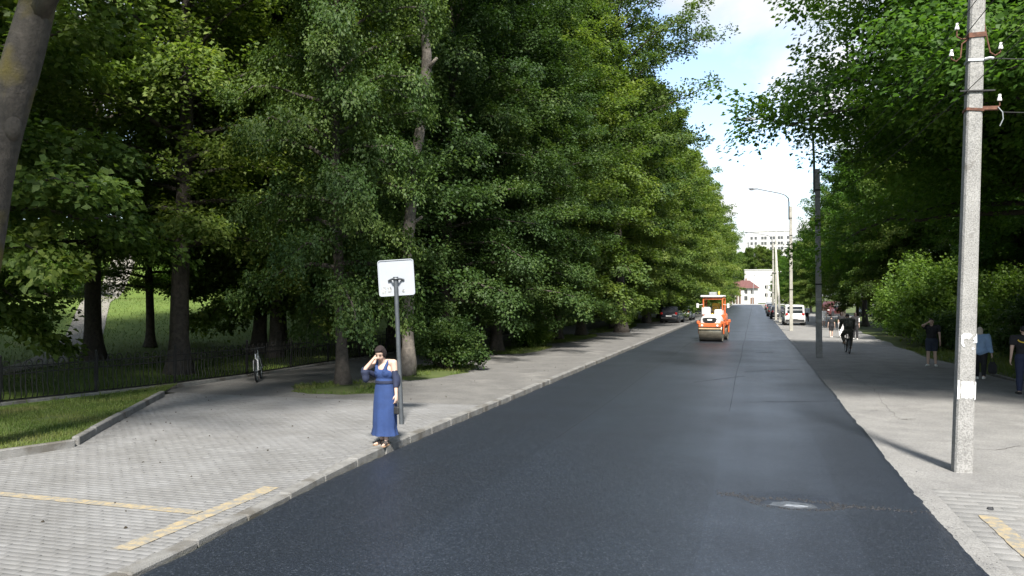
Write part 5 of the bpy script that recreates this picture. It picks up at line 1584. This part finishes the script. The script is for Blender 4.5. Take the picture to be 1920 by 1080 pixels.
b.box((0, .66, 2.43), (1.00, .075, .13), bevel=.012); b.box((0, 1.78, 2.44), (1.00, .07, .07), bevel=.012); b.build('roll_frame', M['p_orange'], rl_)
b = MB(); b.box((-.06, 1.22, 2.56), (1.30, 1.46, .13), bevel=.055); b.build('canopy', M['hoodwhite'], rl_)
b = MB(); b.box((-.05, 1.1, 2.72), (.42, .36, .17), bevel=.03); b.build('roof_box', M['galv'], rl_)
b = MB(); b.cyl((.30, 1.0, 2.62), (.30, 1.0, 2.70), .03, n=10); b.lathe([(.05, 2.70), (.055, 2.78), (.03, 2.84), (.001, 2.85)], 12, Matrix.Translation((.30, 1.0, 0))); b.build('beacon', M['yellow'], rl_)
for s in (-1, 1):
    b = MB(); b.tube([(s * .56, .64, 2.10), (s * .80, .58, 2.06)], .014, 6); b.box((s * .86, .57, 2.02), (.14, .04, .26), bevel=.015); b.build('mirror', M['hoodwhite'], rl_)
# ------------------------------------------------------------------ people
M['skin'] = mat('skin', (0.48, 0.33, 0.26), .55, var=.06, scale=10)
M['hair_dark'] = mat('dark_hair', (0.022, 0.012, 0.010), .5, var=.3, scale=30, bump=.5, bump_scale=70)
M['hair_red'] = mat('dark_reddish_hair', (0.010, 0.004, 0.004), .85, var=.3, scale=30, bump=.5, bump_scale=70)
M['blue_dress'] = mat('blue_dress_cloth', (0.016, 0.040, 0.130), .85, var=.12, scale=9, bump=.25, bump_scale=40)
M['navy'] = mat('navy_cloth', (0.012, 0.018, 0.045), .85, var=.2, scale=10)
M['blackcloth'] = mat('black_cloth', (0.010, 0.010, 0.012), .85, var=.25, scale=8, bump=.3, bump_scale=30)
M['darkblue'] = mat('dark_blue_shorts', (0.020, 0.027, 0.045), .85, var=.2, scale=8)
M['lightblue'] = mat('light_blue_jacket', (0.20, 0.30, 0.46), .8, var=.10, scale=7, bump=.35, bump_scale=25)
M['beige'] = mat('beige_scarf', (0.42, 0.37, 0.31), .85, var=.08)
M['whitecloth'] = mat('white_cloth', (0.74, 0.73, 0.72), .8, var=.05, scale=8, bump=.2, bump_scale=25)
M['camo'] = mat('camouflage_cloth', (0.050, 0.050, 0.036), .85, var=.5, scale=14, dirt=((.12, .105, .075), 9, .53))
M['tan'] = mat('tan_leather', (0.22, 0.14, 0.085), .6, var=.15)
M['whiteshoe'] = mat('white_shoe', (0.68, 0.68, 0.66), .6, var=.08)
M['yellowprint'] = mat('yellow_print', (0.62, 0.42, 0.04), .6, var=.05)
M['lip'] = mat('lips', (0.32, 0.10, 0.09), .45, var=.05)
M['eye'] = mat('eye_dark', (0.03, 0.022, 0.018), .2, var=.05)

def ik(a, t, l1, l2, hint):
    a, t, hint = Vector(a), Vector(t), Vector(hint)
    d = t - a; L0 = min(d.length, (l1 + l2) * .999); u = d.normalized()
    x = (l1 * l1 - l2 * l2 + L0 * L0) / (2 * L0)
    y = math.sqrt(max(0, l1 * l1 - x * x))
    h = (hint - u * hint.dot(u)).normalized()
    return a + u * x + h * y, a + u * L0

def baked(name, build, m, parent, voxel, smooth_n=3):
    b = MB(); build(b)
    me = b.mesh(name, m)
    o = bpy.data.objects.new(name, me); COL.objects.link(o)
    md = o.modifiers.new('r', 'REMESH'); md.mode = 'VOXEL'; md.voxel_size = voxel; md.use_smooth_shade = True
    md = o.modifiers.new('s', 'SMOOTH'); md.factor = .5; md.iterations = smooth_n
    o.parent = parent
    BAKE.append(o)
    return o
BAKE = []

def human(name, loc, rz, label, h=1.70, lean=0.0, hands=None, elbows=None, feet=None, knees=None, head=(0, 0), clothes=(), hair=None, hip_dz=0.0,
          female=False, voxel=.020, face=True, group=None, hand_rot=None, skin=None, width=1.0):
    e = empty(name, loc, rz, label, 'person', group)
    k = h
    P = Vector((0, 0, .531 * k + hip_dz))
    ln = Matrix.Rotation(-lean, 3, 'X')
    def up(x, y, z): return P + ln @ Vector((x * k, y * k, z * k))
    sh = (.100 if female else .118) * width
    hips = {s: up(s * .050, 0, -.005) for s in (-1, 1)}
    shs = {s: up(s * sh, -.005, .29) for s in (-1, 1)}
    neck, hd = up(0, .005, .315), up(0, .018 + .10 * math.sin(head[0]), .400 - .02 * math.sin(abs(head[0])))
    HR = ln @ (Matrix.Rotation(head[1], 3, 'Z') @ Matrix.Rotation(-head[0], 3, 'X'))
    segs = {}
    def S(tag_, *parts): segs.setdefault(tag_, []).extend(parts)
    wv = width
    S('hips', ('e', up(0, -.008, .015), (.093 * k * wv, .068 * k * wv, .072 * k), ln))
    S('belly', ('e', up(0, .004, .10), (.078 * k * wv, .060 * k * wv, .095 * k), ln))
    S('chest', ('e', up(0, 0, .205), (.092 * k * wv, .062 * k * wv, .105 * k), ln), ('c', shs[-1], shs[1], .037 * k, .037 * k))
    if female:
        for s in (-1, 1): S('chest', ('e', up(s * .040, .042, .195), (.037 * k, .030 * k, .034 * k), ln))
    S('neck', ('c', up(0, -.002, .26), hd, .034 * k, .029 * k))
    S('head', ('e', hd + HR @ Vector((0, -.004, .014)) * k, (.0455 * k, .057 * k, .056 * k), HR), ('e', hd + HR @ Vector((0, .018, -.028)) * k, (.036 * k, .038 * k, .042 * k), HR))
    if face:
        S('head', ('c', hd + HR @ Vector((0, .053, .004)) * k, hd + HR @ Vector((0, .064, -.017)) * k, .006 * k, .0085 * k))
        for s in (-1, 1): S('head', ('e', hd + HR @ Vector((s * .046, -.002, -.004)) * k, (.006 * k, .012 * k, .018 * k), HR))
    hands = hands or {}; elbows = elbows or {}; feet = feet or {}; knees = knees or {}
    J = {'head': hd, 'HR': HR, 'P': P, 'ln': ln, 'k': k, 'sh': shs, 'hips': hips, 'up': up}
    for s, T in ((-1, 'L'), (1, 'R')):
        tgt = Vector(hands.get(T, (s * (sh + .035), .02, .475))) * k
        if T not in hands: tgt.z += hip_dz
        el, wr = ik(shs[s], tgt, .168 * k, .150 * k, Vector(elbows.get(T, (s * .4, -1, -.2))))
        S('uarm' + T, ('c', shs[s], el, .033 * k * wv, .0245 * k)); S('farm' + T, ('c', el, wr, .0245 * k, .0155 * k))
        d = (wr - el).normalized()
        pn = Vector((hand_rot or {}).get(T, (s * 1.0, .15, 0))); pn = (pn - d * pn.dot(d)).normalized()   # back of the hand
        sd_ = d.cross(pn)
        if sd_.dot(Vector((0, 1, .2))) < 0: sd_ = -sd_                                                       # thumb side
        pc = wr + d * .030 * k
        S('hand' + T, ('c', wr, pc, .014 * k, .015 * k), ('e', pc + d * .012 * k, (.024 * k, .011 * k, .026 * k), Matrix((sd_, pn, d)).transposed()))
        for q, (off, fl) in enumerate(((.019, .036), (.0065, .041), (-.006, .038), (-.018, .030))):
            b0 = pc + d * .030 * k + sd_ * off * k; b1 = b0 + (d * .8 - pn * .45 + sd_ * off * 2).normalized() * fl * .55 * k; b2 = b1 + (d * .5 - pn * .9).normalized() * fl * .5 * k
            S('hand' + T, ('c', b0 - d * .012 * k, b1, .0062 * k, .0056 * k), ('c', b1, b2, .0056 * k, .0046 * k))
        t0 = wr + d * .012 * k + sd_ * .016 * k; t1 = t0 + (d * .7 + sd_ * .75 - pn * .25).normalized() * .026 * k; t2 = t1 + (d * .95 + sd_ * .2 - pn * .3).normalized() * .022 * k
        S('hand' + T, ('c', t0, t1, .0080 * k, .0068 * k), ('c', t1, t2, .0068 * k, .0052 * k))
        ft = Vector(feet.get(T, (s * .055, 0, .040))) * k
        kn, an = ik(hips[s], ft, .245 * k, .243 * k, Vector(knees.get(T, (s * .12, 1, 0))))
        S('thigh' + T, ('c', hips[s], kn, .054 * k * wv, .034 * k)); S('shin' + T, ('c', kn, kn.lerp(an, .35), .033 * k, .035 * k), ('c', kn.lerp(an, .35), an, .035 * k, .0205 * k))
        fd = Vector((s * .22, 1, 0)).normalized()
        S('foot' + T, ('c', an + Vector((0, 0, -.012 * k)), an - fd * .018 * k + Vector((0, 0, -.022 * k)), .021 * k, .017 * k), ('c', an + Vector((0, 0, -.012 * k)), an + fd * .085 * k + Vector((0, 0, -.028 * k)), .020 * k, .012 * k), ('c', an + fd * .07 * k + Vector((0, 0, -.028 * k)), an + fd * .105 * k + Vector((0, 0, -.029 * k)), .016 * k, .010 * k))
        J['hand' + T] = pc + d * .03 * k; J['knee' + T] = kn; J['ankle' + T] = an; J['elbow' + T] = el; J['wrist' + T] = wr; J['fd' + T] = fd
    def emit(b, tags, infl=0.0):
        for it in tags:
            tg, a0, a1 = it if isinstance(it, tuple) else (it, 0, 1)
            for sgm in segs[tg]:
                if sgm[0] == 'e': b.ellipsoid(sgm[1], [r_ + infl for r_ in sgm[2]], sgm[3], 20, 12)
                else:
                    p, q, r0, r1 = sgm[1:]
                    pa, pb = p.lerp(q, a0), p.lerp(q, a1); ra, rb = r0 + (r1 - r0) * a0 + infl, r0 + (r1 - r0) * a1 + infl
                    b.tube([pa, pb], [ra, rb], 14)
                    if a0 == 0: b.ellipsoid(pa, [ra] * 3, None, 14, 9)
                    if a1 == 1: b.ellipsoid(pb, [rb] * 3, None, 14, 9)
    baked('body', lambda b: emit(b, list(segs)), skin or M['skin'], e, voxel * .72)
    for nm, m, tags, infl in clothes:
        baked(nm, (lambda tg, i_: (lambda b: emit(b, tg, i_)))(tags, infl * k), m, e, voxel)
    if face:
        for s in (-1, 1):
            b = MB(); b.ellipsoid(hd + HR @ Vector((s * .0185, .0495, .007)) * k, (.0065 * k, .004 * k, .0042 * k), HR, 8, 6); b.build('eye', M['eye'], e, smooth=True)
            b = MB(); b.tube([hd + HR @ Vector((s * .010, .0545, .019)) * k, hd + HR @ Vector((s * .020, .053, .0215)) * k, hd + HR @ Vector((s * .030, .046, .018)) * k], .0022 * k, 5); b.build('eyebrow', M['hair_dark'], e, smooth=True)
        b = MB(); b.ellipsoid(hd + HR @ Vector((0, .0535, -.034)) * k, (.014 * k, .0045 * k, .0045 * k), HR, 10, 6); b.build('lips', M['lip'], e, smooth=True)
    if hair:
        m, style = hair
        def hb(b):
            b.ellipsoid(hd + HR @ Vector((0, -.012, .024)) * k, (.0505 * k, .059 * k, .053 * k), HR, 20, 12)
            if style == 'bob':
                for s in (-1, 1): b.ellipsoid(hd + HR @ Vector((s * .036, -.016, -.006)) * k, (.020 * k, .044 * k, .050 * k), HR, 14, 9)
                b.ellipsoid(hd + HR @ Vector((0, -.040, -.012)) * k, (.045 * k, .028 * k, .055 * k), HR, 14, 9)
                b.ellipsoid(hd + HR @ Vector((0, .022, .052)) * k, (.043 * k, .030 * k, .018 * k), HR, 14, 9)
            if style == 'long':
                b.ellipsoid(hd + HR @ Vector((0, -.042, -.035)) * k, (.046 * k, .026 * k, .085 * k), HR, 14, 9)
            if style == 'scarf':
                b.ellipsoid(hd + HR @ Vector((0, -.018, -.014)) * k, (.053 * k, .055 * k, .064 * k), HR, 16, 10)
                b.ellipsoid(hd + HR @ Vector((0, -.030, -.060)) * k, (.058 * k, .042 * k, .026 * k), None, 16, 10)
            if style == 'cap':
                b.ellipsoid(hd + HR @ Vector((0, .05, .034)) * k, (.040 * k, .040 * k, .008 * k), HR, 14, 6)
        baked('headscarf' if style == 'scarf' else 'cap' if style == 'cap' else 'hair', hb, m, e, voxel * .8)
    return e, J

def shoes(e, J, m, infl=.006, nm='shoe'):
    k = J['k']
    for T in 'LR':
        an, fd = J['ankle' + T], J['fd' + T]
        def fb(b, an=an, fd=fd):
            b.tube([an - fd * .025 * k + Vector((0, 0, -.020 * k)), an + fd * .095 * k + Vector((0, 0, -.024 * k))], [.025 * k, .020 * k], 12)
            b.ellipsoid(an + fd * .095 * k + Vector((0, 0, -.024 * k)), (.023 * k, .023 * k, .017 * k)); b.ellipsoid(an - fd * .025 * k + Vector((0, 0, -.018 * k)), (.024 * k, .024 * k, .024 * k))
            b.box(an + fd * .035 * k + Vector((0, 0, -.035 * k)), (.046 * k, .150 * k, .012 * k), rot=(0, 0, -math.atan2(fd.x, fd.y)))
        baked(nm, fb, m, e, .009)
SHIRT = ['chest', 'belly', ('uarmL', 0, .62), ('uarmR', 0, .62)]
LONG = ['chest', 'belly', 'uarmL', 'uarmR', ('farmL', 0, .95), ('farmR', 0, .95)]
TROUS = ['hips', 'thighL', 'thighR', ('shinL', 0, .96), ('shinR', 0, .96)]
SHORTS = ['hips', ('thighL', 0, .88), ('thighR', 0, .88)]

# ---- woman in the blue dress by the kerb (faces us, hand at her brow)
g = at(722, 834, .075)
wz_ = .075
W_, J = human('person', (g.x, g.y, wz_), R(180 - 8), 'woman in a long blue dress at the kerb, hand raised to her bowed head', h=1.66, lean=R(4), female=True, width=1.10, voxel=.0135,
    head=(R(26), R(10)), hands={'R': (.050, .125, .872), 'L': (-.175, .06, .475)}, elbows={'R': (.75, .35, -1), 'L': (-.4, -.8, 0)},
    feet={'R': (.035, .0, .048), 'L': (-.045, .045, .048)}, hand_rot={'R': (.3, .9, .4)}, hair=(M['hair_red'], 'bob'), hip_dz=.012)
k = J['k']
def dress_ring(z, w_, d_, cy, amp=0, n_=44, ph=0):
    out = []
    for q in range(n_):
        a = 2 * math.pi * q / n_
        r_ = 1 + amp * (math.sin(a * 9 + ph) * .6 + math.sin(a * 5 + 1.7 * ph) * .4)
        out.append((w_ * r_ * math.cos(a), cy + d_ * r_ * math.sin(a), z))
    return out
b = MB()
secs = [dress_ring(.170 + .012 * 0, .232, .185, .012, 0.11, ph=.4), dress_ring(.20, .228, .18, .012, .10, ph=.4), dress_ring(.30, .208, .165, .012, .075, ph=.5), dress_ring(.33, .214, .168, .012, .07, ph=.5), dress_ring(.50, .212, .162, .01, .055, ph=.6),
        dress_ring(.70, .210, .155, .006, .040, ph=.8), dress_ring(.86, .198, .148, .0, .024, ph=1), dress_ring(.96, .182, .138, .004, .008, ph=1), dress_ring(1.045, .160, .120, .010, .006, ph=1), dress_ring(1.075, .156, .118, .012)]
b.loft(secs, cap=False); b.build('dress', M['blue_dress'], W_, smooth=True, angle=None)
def bodice(b):
    up = J['up']
    b.ellipsoid(up(0, .006, .10), (.098 * k, .076 * k, .075 * k), J['ln'], 20, 12); b.ellipsoid(up(0, .003, .180), (.108 * k, .078 * k, .085 * k), J['ln'], 20, 12)
    for s in (-1, 1):
        b.ellipsoid(up(s * .041, .046, .190), (.047 * k, .038 * k, .044 * k), J['ln'], 16, 10)
        b.tube([up(s * .045, .066, .205), up(s * .056, .052, .262), up(s * .062, .012, .312), up(s * .060, -.03, .290)], [.022 * k, .017 * k, .014 * k, .014 * k], 10)
baked('bodice', bodice, M['blue_dress'], W_, .011)
b = MB(); b.loft([dress_ring(1.030, .170, .132, .012), dress_ring(1.036, .176, .138, .012), dress_ring(1.072, .175, .137, .012), dress_ring(1.078, .169, .131, .012)]); b.build('belt', M['navy'], W_, smooth=True)
for sgn, T in ((1, 'R'), (-1, 'L')):          # navy cardigan slipped down to the elbows
    el, shd, wr = J['elbow' + T], J['sh'][sgn], J['wrist' + T]
    def cb(b, el=el, shd=shd, wr=wr, sgn=sgn):
        if sgn > 0:
            b.tube([el + Vector((.01, -.03, .05)), el + Vector((.0, -.02, -.03)), el + Vector((-.01, -.03, -.15))], [.055, .075, .045], 12); b.ellipsoid(el + Vector((-.01, -.03, -.12)), (.06, .07, .09))
            b.tube([el + Vector((0, -.04, 0)), Vector((.10, -.14, 1.06)), Vector((-.10, -.14, 1.06))], [.05, .045, .045], 10)
        else:
            b.tube([shd.lerp(el, .22), el, el.lerp(wr, .55)], [.052, .050, .045], 12); b.ellipsoid(el + Vector((-.01, -.03, -.02)), (.058, .065, .13))
            b.tube([el + Vector((0, -.04, 0)), Vector((-.10, -.14, 1.06))], [.05, .045], 10)
    baked('cardigan', cb, M['navy'], W_, .012)
for T in 'LR':
    an, fd = J['ankle' + T], J['fd' + T]
    sn = empty('sandal', (0, 0, 0)); sn.parent = W_
    b = MB(); b.box(an + fd * .055 + Vector((0, 0, -.068)), (.088, .255, .028), rot=(0, 0, -math.atan2(fd.x, fd.y)), bevel=.012); b.box(an - fd * .04 + Vector((0, 0, -.062)), (.07, .07, .045), bevel=.012); b.build('sole', M['tan'], sn)
    b = MB()
    for off, rr, zz in ((.115, .040, -.040), (.075, .042, -.030)):
        c = an + fd * off + Vector((0, 0, zz)); sdv = Vector((fd.y, -fd.x, 0))
        b.tube([c + sdv * rr * math.cos(a) + Vector((0, 0, rr * .75 * math.sin(a))) for a in np.linspace(-.5, math.pi + .5, 9)], .010, 5)
    b.tube([an + Vector((.040 * math.cos(a), .040 * math.sin(a), -.0)) for a in np.linspace(0, 2 * math.pi, 13)], .010, 5, cap=False); b.build('strap', M['black'], sn)
hl = W_.matrix_basis @ J['handL']
hb_ = empty('handbag', hl, R(170), 'small black bag hanging from the left hand of the woman in blue', 'handbag')
b = MB(); b.box((0, 0, -.16), (.10, .05, .13), bevel=.018); b.build('pouch', M['black'], hb_)
b = MB(); b.tube([(-.035, 0, -.10), (-.03, 0, -.03), (0, 0, .0), (.03, 0, -.03), (.035, 0, -.10)], .007, 6); b.build('strap', M['black'], hb_)

# ---- man in black T-shirt, phone at his ear
g = at(1747, 686, -.03)
m_, J = human('person', (g.x, g.y, -.03), R(180 - 14), 'man in black T-shirt and shorts holding a phone up to his face', h=1.76, width=1.1, hands={'R': (.050, .085, .925)}, elbows={'R': (1, .3, -.8)}, head=(R(8), 0), hand_rot={'R': (.8, .3, .2)},
    feet={'R': (.07, .02, .04), 'L': (-.075, 0, .04)}, clothes=[('t_shirt', M['blackcloth'], SHIRT + [('hips', 0, 1)], .012), ('shorts', M['darkblue'], SHORTS, .017)], hair=(M['hair_dark'], 'short'))
shoes(m_, J, M['whiteshoe'])
b = MB(); b.box(J['up'](.02, .071, .225), (.035, .008, .045), bevel=.003); b.build('chest_print', M['whitecloth'], m_)
hp = m_.matrix_basis @ (J['handR'] + Vector((-.01, .012, .02)))
ph = empty('phone', hp, R(180), 'dark phone held by the man in black T-shirt', 'phone'); ph.rotation_euler = (R(15), 0, R(170))
b = MB(); b.box((0, 0, 0), (.075, .009, .15), bevel=.004); b.build('case', M['black'], ph)
b = MB(); b.box((0, -.006, 0), (.066, .003, .138)); b.build('screen', M['glass'], ph)

# ---- woman in the light blue jacket, walking away with a bag
g = at(1838, 713, -.03)
w2, J = human('person', (g.x, g.y, -.03), R(-12), 'woman in light blue jacket and beige headscarf walking away with a dark bag', h=1.64, female=True, width=1.22, lean=R(6), hands={'R': (.20, -.03, .44), 'L': (-.15, .08, .50)},
    feet={'R': (.05, -.15, .085), 'L': (-.05, .13, .04)}, hair=(M['beige'], 'scarf'), clothes=[('jacket', M['lightblue'], LONG + ['hips'], .018), ('trousers', M['blackcloth'], TROUS, .013)])
shoes(w2, J, M['whiteshoe'])
hp = w2.matrix_basis @ J['handR']
bg_ = empty('shopping_bag', hp, R(-12), 'dark bag hanging from the hand of the woman in the light blue jacket', 'bag')
b = MB(); b.loft([[(x * w_, y * d_, z) for x, y in ((-1, -1), (1, -1), (1, 1), (-1, 1))] for z, w_, d_ in ((-.52, .08, .06), (-.46, .12, .08), (-.25, .11, .07), (-.16, .06, .03))]); b.build('pouch', M['blackcloth'], bg_)
b = MB(); b.tube([(-.05, 0, -.17), (-.03, 0, -.06), (0, 0, 0), (.03, 0, -.06), (.05, 0, -.17)], .009, 6); b.build('strap', M['black'], bg_)

# ---- officer in dark clothes at the right edge
g = at(1921, 739, -.03)
of, J = human('person', (g.x, g.y, -.03), R(-8), 'person in black with a yellow print across the back, cut by the right edge', h=1.80, width=1.16, feet={'R': (.06, .05, .04), 'L': (-.07, -.05, .04)}, hair=(M['blackcloth'], 'cap'),
    clothes=[('t_shirt', M['blackcloth'], SHIRT + ['hips'], .014), ('trousers', M['navy'], TROUS, .015)])
shoes(of, J, M['black'])
b = MB(); up = J['up']
b.tube([up(.088 * math.cos(t), -.066 - .016 * math.sin(-t), .275 + .045 * math.sin(t)) for t in np.linspace(math.pi * 1.06, math.pi * 1.94, 13)], .017, 6)
b.build('back_print', M['yellowprint'], of, smooth=True)

# ---- cyclist in camouflage riding away
g = at(1593, 664, -.03)
bk2 = bicycle('bicycle', (g.x, g.y + .8, -.03), R(4), 'dark bicycle ridden away by the person in camouflage', M['bikeblack'], M['bikeblack'])
bk2.rotation_euler = (0, 0, R(2))
hh = 1.78; dz = .93 - .525 * hh + .06
cy_, J = human('person', (g.x, g.y + .8 - .30, -.03), R(2), 'cyclist in dark camouflage with a big backpack riding away', h=hh, width=1.14, lean=R(20), hip_dz=dz, hands={'R': (.165, .36, .565), 'L': (-.165, .36, .565)}, elbows={'R': (1, -.2, -.6), 'L': (-1, -.2, -.6)},
    feet={'R': (.085, .19, .165), 'L': (-.085, .05, .285)}, knees={'R': (.25, 1, .3), 'L': (-.25, 1, .3)}, hair=(M['hair_dark'], 'short'), clothes=[('jacket', M['camo'], LONG + ['hips'], .016), ('trousers', M['camo'], TROUS, .013)])
shoes(cy_, J, M['tan'])
bp2 = W_ = empty('backpack', cy_.matrix_basis @ J['up'](0, -.10, .14), R(2), 'large dark camouflage backpack on the back of the cyclist', 'backpack'); bp2.rotation_euler = (R(-20), 0, R(2))
b = MB(); b.box((0, -.06, .04), (.36, .24, .52), bevel=.08); b.build('pack', M['camo'], bp2)
b = MB(); b.box((0, -.20, -.04), (.26, .09, .26), bevel=.035); b.build('pocket', M['camo'], bp2)

# ---- people farther along the right pavement
def walker(px, py, h, label, top, bottom, rz, hair, fem=False, shoe=None, long_=False, shorts=False, dress=False, ph=1, voxel=.028):
    g = at(px, py, -.03)
    st_ = .10 * ph
    tops = (LONG if long_ else SHIRT) + ['hips']
    o, J = human('person', (g.x, g.y, -.03), rz, label, h=h, female=fem, feet={'R': (.05, st_, .04), 'L': (-.05, -st_, .055)}, hair=hair, voxel=voxel, face=False, group='people walking on the right pavement',
                 clothes=[('top', top, tops, .012), ('shorts' if shorts else 'trousers', bottom, SHORTS if shorts else TROUS, .014 if not dress else .034)])
    shoes(o, J, shoe or M['whiteshoe'])
    return o, J
walker(1559, 633, 1.36, 'child in black T-shirt, black shorts and white shoes walking ahead of the cyclist', M['blackcloth'], M['blackcloth'], R(5), (M['hair_dark'], 'short'), shorts=True)
walker(1578, 633, 1.58, 'dark-haired woman in loose white trousers walking left of the cyclist', M['blackcloth'], M['whitecloth'], R(-4), (M['hair_dark'], 'long'), fem=True, dress=True)
o, J = walker(1604, 637, 1.62, 'woman in black top walking right ahead of the cyclist, mostly hidden by him', M['blackcloth'], M['blackcloth'], R(0), (M['hair_dark'], 'long'), fem=True, ph=-1)
sp_ = empty('shoulder_bag', o.matrix_basis @ Vector((.20, -.02, 1.22)), 0, 'white bag on the shoulder of the woman beside the cyclist', 'bag')
b = MB(); b.box((0, 0, -.05), (.07, .16, .26), bevel=.03); b.build('pouch', M['whitecloth'], sp_)
b = MB(); b.tube([(0, -.05, .07), (-.02, 0, .17), (0, .05, .07)], .012, 6); b.build('strap', M['whitecloth'], sp_)
walker(1544, 613, 1.58, 'person in white shirt and white shorts close behind the dark lamp post', M['whitecloth'], M['whitecloth'], R(180), (M['hair_dark'], 'short'), shorts=True)
walker(1513, 605, 1.66, 'person in white shirt and dark trousers walking beside the white van', M['whitecloth'], M['blackcloth'], R(10), (M['hair_dark'], 'short'), long_=True, ph=-1)

# bake the remeshed bodies to plain meshes
bpy.context.view_layer.update()
dg = bpy.context.evaluated_depsgraph_get()
new = [(o, bpy.data.meshes.new_from_object(o.evaluated_get(dg))) for o in BAKE]
for o, me in new:
    o.modifiers.clear(); o.data = me; me.name = o.name
    me.polygons.foreach_set('use_smooth', [True] * len(me.polygons))
